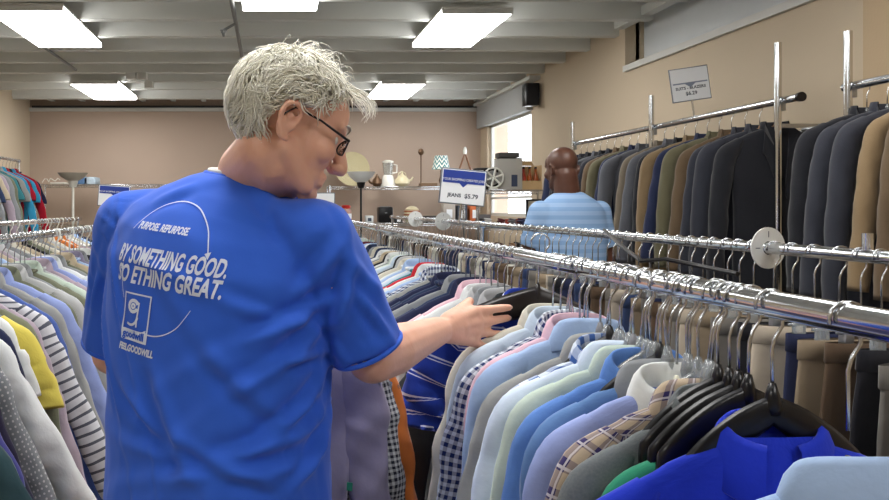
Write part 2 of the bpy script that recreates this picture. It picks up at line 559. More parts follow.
# window with frame and a roller shade housing above
bm = bmesh.new()
for (y0, y1, z0, z1) in ((WY0, WY0 + .04, WZ0, WZ1), (WY1 - .04, WY1, WZ0, WZ1), (WY0, WY1, WZ0, WZ0 + .04), (WY0, WY1, WZ1 - .04, WZ1), (WY0, WY1, (WZ0 + WZ1) / 2 - .4, (WZ0 + WZ1) / 2 - .37)):
    bm_box(bm, (XR + .07, (y0 + y1) / 2, (z0 + z1) / 2), (.04, y1 - y0, z1 - z0))
win = struct(bm_obj('window_1', bm, TRIMW))
gl = box('window_pane', (XR + .07, (WY0 + WY1) / 2, (WZ0 + WZ1) / 2), (.006, WY1 - WY0 - .06, WZ1 - WZ0 - .06), plain('window_glass', (245, 248, 250), .02, trans=1.0), win)
SHADE = plain('grey_window_valance', (170, 172, 172), .7, var=.04)
sbox('trim_6', (XR - .07, WY0 - .04, WZ1 - .02), (XR, YB - .05, HC - .05), SHADE)
sbox('trim_7', (XR - .12, WY0 - .3, HC - .05), (XR, YB - .05, HC - .01), TRIMW)

# ceiling joists, roof deck blocking near the back wall
y = -3.0; k = 0
while y < 10.75:
    bm = bmesh.new()
    bm_box(bm, ((XL + XR) / 2, y, (HC + HD) / 2), (XR - XL, .09, HD - HC))
    struct(bm_obj('beam', bm, CEILM)); y += .62
sbox('beam', (XL, 10.62, HC - .03), (XR, 10.72, HD), CEILM)
for k in range(15):
    x = XL + .3 + k * .43
    if x < XR: sbox('beam', (x, 10.72, HC + .03), (x + .06, YB, HD), CEILM)
sbox('ceiling_shade_sheet', (XL, 10.8, HD - .03), (XR, YB, HD - .005), plain('painted_roof_shade', (62, 60, 58), .8))  # solid sheet under the deck; its dark colour paints in shade between blocks
# pipes
PIPE = plain('grey_painted_pipe', (120, 122, 122), .45, .2)
p = tube('sprinkler_pipe', [(-.27, 3.0, HC - .017), (-.27, 8.6, HC - .017)], .017, PIPE)
tag(p, 'thin grey sprinkler pipe running along the ceiling above the white-haired man', 'pipe')
for yy in (6.2, 4.4):
    bm = bmesh.new(); bm_tube(bm, [(-.27, yy, HC - .05), (-.36, yy, HC - .10)], .011, 6); bm_lathe(bm, [(.03, 0), (.012, -.03), (.008, -.05)], (-.36, yy, HC - .10), 10)
    bm_obj('sprinkler_head', bm, PIPE, p, True)
p = tube('conduit', [(-2.06, 3.5, HC - .014), (-2.06, 8.5, HC - .014)], .014, PIPE)
tag(p, 'thin metal conduit running along the ceiling to the far left light', 'pipe')
for (a, b, hh) in ((130, 70, .06), (136, 76, .05), (147, 82, .07)):
    q = Vector({130: (-1.52, 8.78, HC - .033), 136: (-1.40, 8.78, HC - .033), 147: (-1.42, 9.4, HC - .033)}[a])
    bx = box('junction_box', q, (.10, .10, .07), TRIMW, bevel=.006)
    tag(bx, {130: 'small white ceiling junction box, highest of three beside the far left light', 136: 'small white ceiling junction box, middle of three beside the far left light', 147: 'small white ceiling junction box, lowest of three beside the far left light'}[a], 'junction box')

# fluorescent ceiling fixtures
LAMP = emit('fluorescent_diffuser', (1.0, .985, .96), 11.0)
def ceiling_light(xc, y0, y1, label, w=.52):
    t = empty('ceiling_light', (xc, (y0 + y1) / 2, HC - .02), 0, label, 'ceiling light', 'ceiling lights')
    L = y1 - y0
    bm = bmesh.new()
    bm_box(bm, (0, 0, .008), (w, L, .014))
    for s_ in (-1, 1): bm_box(bm, (0, s_ * (L / 2 - .008), -.018), (w, .016, .036))
    bm_obj('light_frame', bm, TRIMW, t)
    box('diffuser', (0, 0, -.020), (w - .012, L - .034, .038), LAMP, t, bevel=.008)
ceiling_light(1.52, 5.85, 7.1, 'long lit ceiling light nearest the right wall, above the centre')
ceiling_light(1.54, 9.2, 10.5, 'lit ceiling light far back just right of the white hair')
ceiling_light(-1.77, 5.75, 7.1, 'large lit ceiling light at the upper left corner', .56)
ceiling_light(-2.03, 9.2, 10.55, 'lit ceiling light far back on the left', .56)
ceiling_light(.07, 4.55, 5.78, 'lit ceiling light cut off by the top edge above the white hair', .54)
UN = 'lit ceiling light overhead nearer than the frame shows'
for (x, yy) in ((1.5, 2.4), (-1.77, 2.4), (.07, 1.0), (1.5, -1.2), (-1.77, -1.2)):
    ceiling_light(x, yy, yy + 1.22, UN, .56)

# speaker on the right wall
q = P(538.5, 95, 8.9)
t = empty('wall_speaker', (2.9, 8.9, q.z), 0, 'black loudspeaker mounted high on the right wall beside the window', 'speaker')
box('speaker_cabinet', (0, 0, 0), (.15, .15, .25), BLACKP, t, bevel=.01)
box('speaker_grille', (0, -.079, .0), (.125, .008, .22), plain('speaker_cloth', (38, 38, 42), .9, bump=(400, .5, .001)), t, bevel=.003)
box('bracket', (.08, 0, 0), (.03, .05, .06), STEEL, t)

# ================================================================== RACKS
RZ1 = CAMH - .116   # middle rail
RX1 = .60
RX2 = 1.30; RZ2 = CAMH - .107
RX3 = -.95; RZ3 = CAMH - .116
RX4 = 2.60; RZ4 = CAMH + .54
def floor_rack(x, z, y0, y1, label, posts, r=.016, name='clothes_rack'):
    t = empty(name, (x, (y0 + y1) / 2, 0), 0, label, 'clothes rack')
    m = (y0 + y1) / 2
    tube('rail', [(0, y0 - m, z), (0, y1 - m, z)], r, CHROME, t, 16)
    for py in posts:
        py -= m
        tube('post', [(0, py, .06), (0, py, z - .016)], .013, CHROME, t, 12)
        bm = bmesh.new(); bm_tube(bm, [(-.26, py, .05), (.26, py, .05)], .014, 8)
        bm_obj('foot', bm, CHROME, t, True)
        lathe('coupling', [(.022, -.02), (.024, 0), (.022, .02)], (0, py, z), CHROME, t, 12, Matrix.Rotation(R(90), 3, 'X'))
    return t
r1 = floor_rack(RX1, RZ1, .40, 8.6, 'chrome middle rack of dress shirts running away from the lower right corner', (.45, 4.4, 8.5), .0165)
r2 = floor_rack(RX2, RZ2, .95, 8.6, 'chrome rack of trousers just behind the middle shirt rack', (1.0, 4.9, 8.5), .015)
tube('end_stub', [(0, 1.74 - 4.775, RZ2), (0, 1.74 - 4.775, RZ2 + .05)], .011, CHROME, r2)
r3 = floor_rack(RX3, RZ3, 1.2, 6.3, 'chrome rack of shirts at the left edge of the shop', (1.3, 6.2), .016)
r5 = floor_rack(-1.66, RZ3 + .01, 2.4, 7.0, 'chrome rack standing just behind the left shirt rack', (2.5, 6.9), .016)

def wall_rack(y0, y1, posts, label, cross):
    t = empty('suit_rack', (RX4, (y0 + y1) / 2, 0), 0, label, 'clothes rack')
    m = (y0 + y1) / 2
    tube('rail', [(0, y0 - m, RZ4), (0, y1 - m, RZ4)], .019, CHROME, t, 16)
    lathe('end_cap', [(.012, -.012), (.024, -.006), (.024, .012)], (0, y0 - m - .008, RZ4), BLACKP, t, 14, Matrix.Rotation(R(90), 3, 'X'))
    for py, top in posts:
        tube('post', [(-.035, py - m, .02), (-.035, py - m, top)], .017, CHROME, t, 12)
        lathe('post_foot', [(.06, 0), (.06, .01), (.02, .02)], (-.035, py - m, .0), CHROME, t, 16)
        box('post_bracket', (-.018, py - m, RZ4 - .03), (.03, .03, .05), STEEL, t, bevel=.003)
    for (a, b) in cross:
        tube('crossbar', [(.31, a - m, RZ4 - .13), (.31, b - m, RZ4 - .13)], .012, STEEL, t, 8)
        for c in (a, b): box('crossbar_bracket', (.135, c - m, RZ4 - .13), (.36, .02, .02), STEEL, t)
    return t
wall_rack(3.93, 6.85, ((4.04, RZ4 + .29), (5.38, RZ4 + .21), (6.78, RZ4 + .18)), 'tall chrome suit rack along the right wall below the price sign', ((4.04, 5.38),))
wall_rack(2.2, 3.62, ((3.55, RZ4 + .24), (2.3, RZ4 + .24)), 'tall chrome suit rack nearest on the right, beyond the gap in the rail', ((2.3, 3.55),))
br = tube('wall_crossbar', [(2.66, 3.66, CAMH + .385), (2.66, 3.99, CAMH + .385)], .012, STEEL)
tag(br, 'short steel crossbar bridging the gap between the two suit racks', 'crossbar')

# ================================================================== GARMENTS
FB = {}
def fb(key):
    """named cloths"""
    T = {
     'royal striped': ((34, 62, 165), 'dstripe', (205, 212, 235), .052, .075),
     'cream': ((212, 208, 194),), 'pale blue': ((204, 220, 236),), 'navy gingham': ((222, 230, 240), 'gingham', (36, 52, 104), .0165, .5),
     'pink': ((226, 190, 204),), 'light blue': ((166, 192, 230),), 'khaki grey': ((158, 160, 158),),
     'blue white gingham': ((218, 228, 242), 'gingham', (62, 96, 160), .034, .5),
     'ice blue': ((212, 227, 248),), 'mint': ((192, 208, 196),), 'cornflower': ((96, 138, 208),), 'steel blue': ((98, 134, 186),),
     'periwinkle': ((150, 166, 220),), 'tan navy check': ((190, 172, 150), 'plaid', (52, 46, 96), .034, .42, (225, 220, 225)),
     'charcoal': ((92, 98, 102), 'heather', (120, 126, 128)), 'green': ((46, 140, 108),), 'royal': ((28, 52, 188),),
     'sky': ((160, 188, 230),), 'dark charcoal': ((56, 60, 62),), 'orange': ((206, 118, 58),),
     'black check': ((200, 204, 208), 'gingham', (40, 42, 58), .0125, .5), 'lavender': ((140, 134, 158),),
     'white': ((226, 230, 230),), 'yellow': ((222, 206, 96),), 'navy': ((34, 40, 72),), 'navy dotted': ((38, 34, 58), 'dots', (190, 180, 200), .034, .09),
     'grey stripe': ((214, 216, 222), 'hstripe', (92, 96, 108), .03, .3), 'mauve': ((172, 158, 172),), 'blue': ((76, 100, 170),),
     'olive': ((120, 124, 104),), 'grey': ((140, 144, 148),), 'light grey': ((188, 190, 192),), 'denim': ((44, 58, 88),), 'red': ((196, 40, 52),),
     'teal': ((60, 130, 140),), 'beige': ((190, 176, 152),), 'black': ((28, 28, 34),), 'maroon': ((92, 32, 46),), 'dusty grey dotted': ((130, 134, 138), 'dots', (200, 200, 200), .014, .2),
     'violet blue': ((74, 74, 140),), 'dark teal': ((46, 72, 78),), 'turquoise': ((60, 160, 205),), 'crimson': ((176, 26, 48),),
     'charcoal suit': ((50, 52, 62), 'heather', (40, 42, 50)), 'black suit': ((32, 33, 40), 'heather', (26, 27, 32)), 'navy suit': ((40, 48, 80), 'heather', (34, 40, 64)),
     'olive suit': ((104, 100, 78), 'heather', (92, 88, 68)), 'brown suit': ((104, 86, 66), 'heather', (90, 74, 56)), 'grey suit': ((96, 98, 104), 'heather', (80, 82, 90)),
     'tan suit': ((134, 114, 86), 'heather', (120, 100, 74)), 'taupe suit': ((122, 112, 98), 'heather', (108, 98, 86)),
     'khaki trouser': ((150, 134, 112),), 'grey trouser': ((120, 116, 110),), 'black trouser': ((36, 36, 42),), 'denim trouser': ((54, 70, 108),), 'beige trouser': ((190, 178, 160),), 'brown trouser': ((96, 78, 62),),
     'indigo trouser': ((42, 48, 78),), 'white trouser': ((212, 210, 200),),
    }
    v = T[key]
    return fabric(key.replace(' ', '_') + '_cloth', *v)

def place(o, x, y, z, rz=0., tilt=0., sc=1.0):
    o.location = (x, y, z); o.rotation_euler = (0, R(tilt), R(rz)); o.scale = (sc, sc, sc)

DROP = .12
HB = {}
def hanger_proto(kind):
    if kind in HB:
        return copy_thing(HB[kind])
    spec = dict(black=dict(body=BLACKP, tall=.02), wide=dict(body=BLACKP, tall=.040, w=.155, thick=.008), slim=dict(body=CLEARP, tall=.012, w=.035), clear=dict(body=CLEARP), white=dict(body=WHITEP, white_hook=True, tall=.016, w=.19),
                cream=dict(body=CREAMP, tall=.03, thick=.01), grey=dict(body=GREYP, tall=.022), brown=dict(body=DARKBROWNP, tall=.058, w=.195, thick=.009),
                clip=dict(body=STEEL, clip=True, w=.16), clipwhite=dict(body=CLEARP, clip=True, w=.16), wood=dict(body=TANWOOD, tall=.03), blade=dict(body=BLACKP, tall=.042, w=.115, thick=.0055, blade=True), greyblade=dict(body=GREYP, tall=.036, w=.105, thick=.0055, blade=True), clearblade=dict(body=CLEARP, tall=.034, w=.10, thick=.005, blade=True))[kind]
    h = make_hanger('hanger', **spec); HB[kind] = h
    return h
def put_hanger(kind, x, y, railz, label, group, rz=0., tilt=0., up=0., fit=None, sag=0.):
    h = hanger_proto(kind); place(h, x, y, railz - DROP + .0 + up, rz, tilt)
    for ch in h.children:
        if ch.name.startswith('hanger_arms'):
            ch.scale = (fit / .205 * .88, .8, .8) if fit else (1, 1, 1); ch.location.z = (-.008 if fit else 0) + sag
    if 'category' in h.keys(): del h['category']
    tag(h, label, 'hanger', group)
    return h

# ---- middle rack, the shirts close enough to see one by one: (y, cloth, kwargs, hanger, label)
S = dict
near = [
 (1.93, 'dark charcoal', S(w=.185, flare=.15), 'black', 'dark charcoal shirt hanging directly behind the royal blue striped polo'),
 (1.70, 'cream', S(w=.150, flare=.16), 'black', 'cream shirt between the striped polo and the pale blue shirt'),
 (1.655, 'pale blue', S(w=.15, flare=.08), 'grey', 'pale blue shirt directly behind the small navy gingham shirt'),
 (1.60, 'navy gingham', S(w=.172, flare=.22), 'cream', 'navy and white small-check gingham shirt below the hand'),
 (1.55, 'pink', S(w=.15, flare=.0), 'black', 'pink shirt directly in front of the navy gingham shirt'),
 (1.51, 'light blue', S(w=.152, flare=.04), 'black', 'light blue shirt between the pink shirt and the khaki grey one'),
 (1.455, 'khaki grey', S(w=.162, flare=.20), 'grey', 'khaki grey shirt in front of the light blue and pink shirts'),
 (1.41, 'blue white gingham', S(w=.145, flare=.02), 'black', 'large-check blue and white gingham shirt behind the ice blue shirt'),
 (1.365, 'ice blue', S(w=.155, flare=.10), 'clear', 'very pale ice blue dress shirt in front of the large-check gingham'),
 (1.32, 'mint', S(w=.145, flare=.12), 'grey', 'pale mint green shirt between the ice blue and cornflower shirts'),
 (1.275, 'cornflower', S(w=.152, flare=.08), 'clear', 'cornflower blue dress shirt in front of the pale mint shirt'),
 (1.23, 'steel blue', S(w=.145, flare=.02, cm='grey'), 'black', 'steel blue shirt with a grey collar'),
 (1.18, 'periwinkle', S(w=.155, flare=.04, cm='white'), 'cream', 'periwinkle dress shirt with a white collar'),
 (1.12, 'tan navy check', S(w=.148, flare=.0), 'clear', 'tan and navy plaid check shirt between periwinkle and charcoal shirts'),
 (1.07, 'charcoal', S(w=.160, flare=.02), 'black', 'charcoal heather knit shirt behind the bright royal blue polo'),
 (1.025, 'green', S(w=.125, flare=.0), 'black', 'green shirt showing a sliver above the royal blue polo'),
 (.955, 'royal', S(sleeve='short', w=.185, flare=.0, collar='polo'), 'black', 'bright royal blue polo shirt, large at the bottom right'),
 (.83, 'sky', S(w=.15, flare=.0, cm='light blue'), 'black', 'pale sky blue shirt at the lower right corner'),
]
PALE = plain('pearl_button', (210, 205, 130), .4)
NG = 'shirts on the near end of the middle rack'
rng = random.Random(5)
for i, (y, cl, kw, hk, lab) in enumerate(near):
    kw = dict(kw); cmn = kw.pop('cm', None)
    kw.setdefault('flare', .22 + rng.uniform(-.05, .08))
    rz = 3 * math.sin(i * .6) + rng.uniform(-1.5, 1.5); tl = rng.uniform(-2.0, 2.0)
    nm = 'polo_shirt' if kw.get('collar') == 'polo' else 'shirt'
    g = make_garment(nm, fb(cl), seed=100 + i, cmat=fb(cmn) if cmn else None, d=.0168, detail=1.15, placket=(y > 1.0), **kw)
    low = (.006 if y > 1.5 else .024) + max(0, 1.3 - y) * .06 + (.022 if cl == 'green' else -.008 if cl == 'royal' else 0)
    turn = 180 if cl in ('sky', 'steel blue', 'mint', 'ice blue', 'khaki grey', 'light blue', 'tan navy check') else 0
    place(g, RX1, y, RZ1 - DROP - low, rz + turn, tl)
    tag(g, lab, 'shirt', NG)
    if cmn:
        for ch in g.children:
            if ch.name.startswith('collar'): ch['label'] = cmn + ' collar'
    hk0 = hk; fitw = kw.get('w', .205); lift_ = .006 - low
    if .9 < y < 1.5: hk = {'black': 'blade', 'grey': 'greyblade', 'clear': 'clearblade', 'cream': 'cream'}[hk]; lift_ = 0 if hk != 'cream' else max(lift_, -.03); fitw = None if hk != 'cream' else fitw
    lift_ = max(lift_, -.035)
    c = {'clear': 'clear plastic', 'black': 'black plastic', 'cream': 'cream plastic', 'grey': 'grey plastic'}[hk0]
    put_hanger(hk, RX1, y, RZ1, c + ' hanger holding the ' + lab.split(' shirt')[0].split(' dress')[0].split(' polo')[0] + (' polo shirt' if 'polo' in nm else ' shirt') + ' on the middle rack', 'hangers on the near end of the middle rack', rz, tl, 0, fitw, min(0, lift_))
# the polo he is looking at, lifted with its wide dark hanger
g = make_garment('polo_shirt', fb('royal striped'), seed=77, sleeve='short', w=.18, collar='polo', placket=True, button=PALE, d=.02, detail=1.3, flare=.2, cmat=fb('royal striped'), slope=.5)
place(g, RX1 - .01, 1.80, RZ1 - .098, -8, 3)
tag(g, 'royal blue polo shirt with thin white stripes under the outstretched hand', 'polo shirt', NG)
put_hanger('brown', RX1 - .01, 1.765, RZ1, 'wide dark brown hanger touched by the outstretched fingers', 'hangers on the near end of the middle rack', -8, 3, .04)
# thick black hangers with nothing above them
for (y, rz, tl, lab) in ((1.005, 5, 2, 'bare black hanger between the green shirt and the bright royal blue polo'),
                    (1.045, -2, 0, 'bare black hanger between the charcoal knit and the green shirt')):
    put_hanger('blade', RX1 + (.012 if y < .95 else 0), y, RZ1, lab, 'bare hangers on the middle rack', rz, tl, 0 if y > .95 else -.01)
for k, y in enumerate([1.145, 1.205, 1.255, 1.34, 1.43, 1.53, 1.578, 1.628, 1.09, 1.10, 1.15, 1.21, 1.25, 1.30, 1.385]):
    put_hanger('slim', RX1, y, RZ1, 'small empty clear plastic hanger squeezed among the near shirts', 'empty hangers between the near shirts', rng.uniform(-12, 12), rng.uniform(-6, 8))

# ---- shirts along the rest of the middle rack
PROT = {}
def proto(key, **kw):
    """first use returns the thing itself, later uses copies with another cloth"""
    def get(mat):
        if key not in PROT:
            g = make_garment(kw.get('nm', 'shirt'), mat, **{k: v for k, v in kw.items() if k != 'nm'}); PROT[key] = (g, mat); return g
        src, old = PROT[key]
        return copy_thing(src, mat, old)
    return get
protos = [proto('l1', seed=1, detail=.7, d=.0155, flare=.2), proto('l2', seed=2, detail=.7, d=.0155, flare=.3, collar='crew', sleeve='short'), proto('l3', seed=3, detail=.7, d=.016, w=.21, collar='polo', sleeve='short')]
def short(c): return c
def clear_of(ys, posts, gap=.05):
    return [y for y in ys if all(abs(y - p) > gap for p in posts)]
def distinct(first, n, pool, seed):
    """a run of colours in which no three neighbours repeat"""
    r = random.Random(seed); out = []; seen_ = set()
    for i in range(n):
        opts = ([first[i]] if i < len(first) else []) + r.sample(pool, len(pool))
        for c in opts:
            if i < 1 or (c != out[-1] and (i < 2 or (out[-2], out[-1], c) not in seen_)): break
        if i > 1: seen_.add((out[-2], out[-1], c))
        out.append(c)
    return out
def run(x0, rz_, ys, cols, group, where, tag_cat='shirt', sc=1.0, hk=('clear', 'black', 'grey'), rnd=7, sets=protos, jit=5, extra=True):
    rr = random.Random(rnd); seen = {}
    for i, y in enumerate(ys):
        c = cols[i % len(cols)] if i < len(cols) else rr.choice(cols)
        g = sets[rr.randrange(len(sets))](fb(c))
        rz = jit * math.sin(i * .37 + rnd) + rr.uniform(-1.2, 1.2); tl = rr.uniform(-2.5, 2.5)
        place(g, x0, y, rz_ - DROP - .006, rz, tl, sc * rr.uniform(.95, 1.05))
        pr = cols[(i - 1) % len(cols)] if i else None
        seq.append((g, c, group, where, tag_cat))
        h = rr.choice(hk)
        hh = put_hanger(h, x0, y, rz_, 'x', group.replace('shirts', 'hangers').replace('trousers', 'trouser hangers').replace('jackets', 'jacket hangers'), rz, tl, 0, .19)
        hseq.append((hh, h, c, where, tag_cat))
seq = []; hseq = []
rr = random.Random(11)
ys = []; y = 1.985
while y < 8.3: ys.append(y); y += rr.uniform(.050, .066) if y < 4 else rr.uniform(.07, .10)
base = ['dark charcoal', 'light grey', 'grey', 'light grey', 'white', 'pink', 'navy', 'denim', 'denim', 'navy', 'denim', 'navy', 'denim', 'khaki grey', 'navy gingham', 'light blue', 'white', 'red', 'teal', 'teal', 'white', 'light blue', 'white', 'cream', 'light grey', 'black', 'pale blue', 'white', 'mint', 'grey', 'white', 'black']
more = ['white', 'light grey', 'pale blue', 'grey', 'cream', 'light blue', 'denim', 'mint', 'black', 'beige', 'teal', 'maroon']
cols = base + [rr.choice(more) for _ in range(len(ys))]
ys = clear_of(ys, (4.4, 8.5)); run(RX1, RZ1, ys, distinct(base, len(ys), more, 61), 'shirts along the far part of the middle rack', 'far along the middle rack')

# ---- left rack
leftnear = [
 (1.76, 'dark teal', S(sleeve='long', flare=.5), 'dark teal shirt at the lower left corner, nearest on the left rack'),
 (1.83, 'violet blue', S(sleeve='long', flare=.46), 'violet blue shirt beside the dark teal one at the lower left corner'),
 (1.90, 'navy dotted', S(sleeve='long', flare=.46), 'dark navy shirt with small pale dots on the left rack'),
 (1.965, 'dusty grey dotted', S(sleeve='long', flare=.44), 'grey finely dotted shirt between the dark dotted and the white shirt'),
 (2.03, 'white', S(sleeve='long', flare=.50, w=.225), 'white long-sleeved shirt with its sleeve hanging out on the left rack'),
 (2.12, 'navy', S(sleeve='long', flare=.3, w=.20), 'plain navy shirt between the white and the yellow shirt'),
 (2.175, 'maroon', S(sleeve='short', flare=.2, w=.17), 'maroon shirt edge showing behind the plain navy shirt'),
 (2.22, 'white', S(sleeve='short', flare=.3, w=.18), 'white short-sleeved shirt tucked behind the maroon one'),
 (2.275, 'yellow', S(sleeve='short', flare=.30, w=.225), 'yellow knit shirt with a short sleeve on the left rack'),
 (2.33, 'olive', S(sleeve='long', flare=.3), 'olive shirt directly behind the yellow shirt'),
 (2.40, 'mauve', S(sleeve='long', flare=.35), 'mauve shirt behind the olive one on the left rack'),
 (2.49, 'grey stripe', S(sleeve='long', flare=.4, w=.215), 'white shirt with grey horizontal stripes on the left rack'),
 (2.57, 'blue', S(sleeve='long', flare=.42, w=.215), 'blue shirt right behind the grey striped shirt'),
 (2.65, 'khaki grey', S(sleeve='long', flare=.4), 'grey khaki shirt behind the blue one beside the man'),
 (2.73, 'periwinkle', S(sleeve='long', flare=.42), 'periwinkle shirt on the left rack beside the man'),
 (2.82, 'olive', S(sleeve='long', flare=.4), 'olive shirt behind the periwinkle shirt on the left rack'),
]
for i, (y, cl, kw, lab) in enumerate(leftnear):
    rz = 1 + 3 * math.sin(i * .5) + rng.uniform(-1.5, 1.5); tl = rng.uniform(-2, 3)
    g = make_garment('shirt', fb(cl), seed=300 + i, d=.021, detail=1.0, placket=(i % 3 == 0), **kw)
    place(g, RX3, y, RZ3 - DROP - .006, rz, tl); tag(g, lab, 'shirt', 'shirts on the near end of the left rack')
    put_hanger(['clear', 'black', 'grey'][i % 3], RX3, y, RZ3, ['clear', 'black', 'grey'][i % 3] + ' hanger holding the ' + ' '.join(lab.split(' shirt')[0].split()[-4:]) + ' shirt near the left edge, number', 'hangers on the near end of the left rack', rz, tl, 0, kw.get('w', .205))['label'] = \
        ['clear', 'black', 'grey'][i % 3] + ' hanger in the ' + ' '.join(lab.split(' ')[:9])
ys = []; y = 2.90
while y < 6.1: ys.append(y); y += rr.uniform(.06, .09)
lc = ['light grey', 'grey', 'olive', 'mint', 'light grey', 'mauve', 'periwinkle', 'white', 'grey', 'olive', 'beige', 'light blue', 'lavender', 'grey', 'black', 'white', 'orange', 'mauve', 'grey', 'cream', 'black', 'white', 'denim']
lp = [proto('k1', seed=21, detail=.7, d=.021, flare=.42), proto('k2', seed=22, detail=.7, d=.021, flare=.36, w=.215), proto('k3', seed=23, detail=.7, d=.021, flare=.3, collar='crew', sleeve='short')]
ys = clear_of(ys, (6.2,)); run(RX3, RZ3, ys, distinct(lc, len(ys), lc[:8] + ['beige', 'light blue', 'black', 'cream', 'denim'], 62), 'shirts along the far part of the left rack', 'far along the left rack', rnd=9, sets=lp, hk=('clear', 'white', 'black', 'grey'))
ys = []; y = 2.9
while y < 6.8: ys.append(y); y += rr.uniform(.09, .14)
ys = clear_of(ys, (2.5, 6.9)); run(-1.66, RZ3 + .01, ys, distinct([], len(ys), ['light grey', 'grey', 'olive', 'mint', 'mauve', 'periwinkle', 'white', 'beige', 'light blue', 'black', 'cream', 'denim', 'orange'], 63), 'shirts on the rack behind the left rack', 'on the rack behind the left rack', rnd=19, sets=lp, hk=('white', 'white', 'clear', 'grey'))

# ---- colourful tops on the raised rack against the left wall
TX, TZ = -2.74, CAMH + .50
t = floor_rack(TX, TZ, 6.9, 8.75, 'raised chrome rack of colourful tops at the far left', (6.9, 8.72), .014)
for ay, hy in ((6.9, 1.42), (6.9, 1.55)): tube('faceout_arm', [(0, ay - 7.825, hy), (.42, ay - 7.825, hy - .02)], .011, CHROME, t)
ys = [7.0 + .1 * k for k in range(17)]
tc_ = ['yellow', 'maroon', 'grey', 'denim', 'beige', 'mauve', 'grey', 'olive', 'teal', 'black', 'khaki grey', 'turquoise', 'crimson', 'black', 'turquoise', 'crimson', 'navy']
run(TX, TZ, ys, tc_, 'colourful tops on the raised far left rack', 'on the raised far left rack', 'top', rnd=4, hk=('black', 'clear'))

# ---- suits
jp = [proto('j1', nm='suit_jacket', seed=41, detail=.9, d=.038, fold=.4, w=.225, length=.80, flare=.10, collar='jacket', tagmat=WHITEPAPER, sl_len=.6, slope=.42),
      proto('j2', nm='suit_jacket', seed=42, detail=.9, d=.035, fold=.5, w=.215, length=.76, flare=.14, collar='jacket', sl_len=.58, slope=.45),
      proto('j3', nm='suit_jacket', seed=43, detail=.9, d=.039, fold=.35, w=.23, length=.84, flare=.08, collar='jacket', sl_len=.62, slope=.40)]
ys = [4.12 + .128 * k for k in range(21)]
ys = clear_of(ys, (4.04, 5.38, 6.78), .075)
jc = ['black suit', 'charcoal suit', 'charcoal suit', 'brown suit', 'olive suit', 'navy suit', 'tan suit', 'black suit', 'grey suit', 'taupe suit', 'grey suit', 'navy suit', 'olive suit', 'brown suit', 'charcoal suit', 'black suit', 'grey suit', 'black suit', 'charcoal suit', 'navy suit', 'taupe suit', 'grey suit', 'olive suit', 'charcoal suit', 'olive suit', 'taupe suit']
run(RX4, RZ4, ys, jc, 'jackets on the long suit rack', 'on the long suit rack', 'jacket', rnd=3, sets=jp, hk=('clear', 'black', 'clear', 'wood'), jit=9)
ys = [2.45 + .115 * k for k in range(10)]
jc = ['taupe suit', 'charcoal suit', 'grey suit', 'charcoal suit', 'taupe suit', 'brown suit', 'tan suit', 'charcoal suit', 'charcoal suit', 'black suit']
run(RX4, RZ4, ys, jc, 'jackets on the nearest suit rack', 'on the nearest suit rack', 'jacket', rnd=6, sets=jp, hk=('clear', 'black'), jit=9)

# ---- trousers on the second rail
TP = {}
def tproto(key, **kw):
    def get(mat):
        if key not in TP:
            g = make_trousers('trousers', mat, **kw); TP[key] = (g, mat); return g
        s_, o_ = TP[key]; return copy_thing(s_, mat, o_)
    return get
tps = [tproto('a', seed=1), tproto('b', seed=2, w=.175), tproto('c', seed=3, w=.195)]
ys = []; y = 1.05
while y < 8.2: ys.append(y); y += rr.uniform(.055, .085) if y < 3.5 else rr.uniform(.08, .12)
tcs = ['khaki trouser', 'brown trouser', 'black trouser', 'white trouser', 'black trouser', 'khaki trouser', 'grey trouser', 'black trouser', 'brown trouser', 'khaki trouser', 'indigo trouser', 'beige trouser', 'black trouser', 'grey trouser', 'khaki trouser', 'beige trouser', 'grey trouser', 'khaki trouser', 'brown trouser', 'black trouser', 'grey trouser', 'khaki trouser', 'khaki trouser', 'beige trouser', 'grey trouser', 'brown trouser', 'black trouser', 'denim trouser', 'indigo trouser', 'black trouser', 'grey trouser']
ys = clear_of(ys, (1.0, 4.9, 8.5)); run(RX2, RZ2, ys, distinct(tcs, len(ys), ['khaki trouser', 'brown trouser', 'black trouser', 'white trouser', 'grey trouser', 'indigo trouser', 'beige trouser', 'denim trouser'], 64), 'trousers on the rack behind the middle rack', 'on the rack behind the middle shirts', 'trousers', rnd=12, sets=tps, hk=('clip', 'clip', 'clipwhite'), jit=14)

# labels from the neighbours on the same rail
def word(c): return c.replace(' suit', '').replace(' trouser', '')
used = {}
byw = {}
for i, s_ in enumerate(seq): byw.setdefault(s_[3], []).append(s_)
hmap = {}
for w_, lst in byw.items():
    for i, (g, c, grp, where, cat) in enumerate(lst):
        noun = {'shirt': 'shirt', 'top': 'top', 'jacket': 'suit jacket', 'trousers': 'trousers'}[cat]
        a = word(lst[i - 1][1]) if i else None; b = word(lst[i + 1][1]) if i + 1 < len(lst) else None
        if a and b: lab = '%s %s %s, between %s and %s' % (word(c), noun, where, a, b)
        else: lab = '%s %s %s, %s end of the row' % (word(c), noun, where, 'near' if b else 'far')
        tag(g, lab, cat, grp)
for i, (h, k, c, where, cat) in enumerate(hseq):
    g = seq[i][0]
    kd = {'clear': 'clear', 'black': 'black', 'grey': 'grey', 'white': 'white', 'clip': 'steel clip', 'clipwhite': 'clear clip', 'wood': 'wooden'}[k]
    l = g['label'].replace(' suit jacket', ' jacket')
    h['label'] = kd + ' hanger of ' + l.replace('far along the ', 'on ').replace('on the rack behind the middle shirts', 'behind the middle shirts').replace('on the rack behind', 'behind')
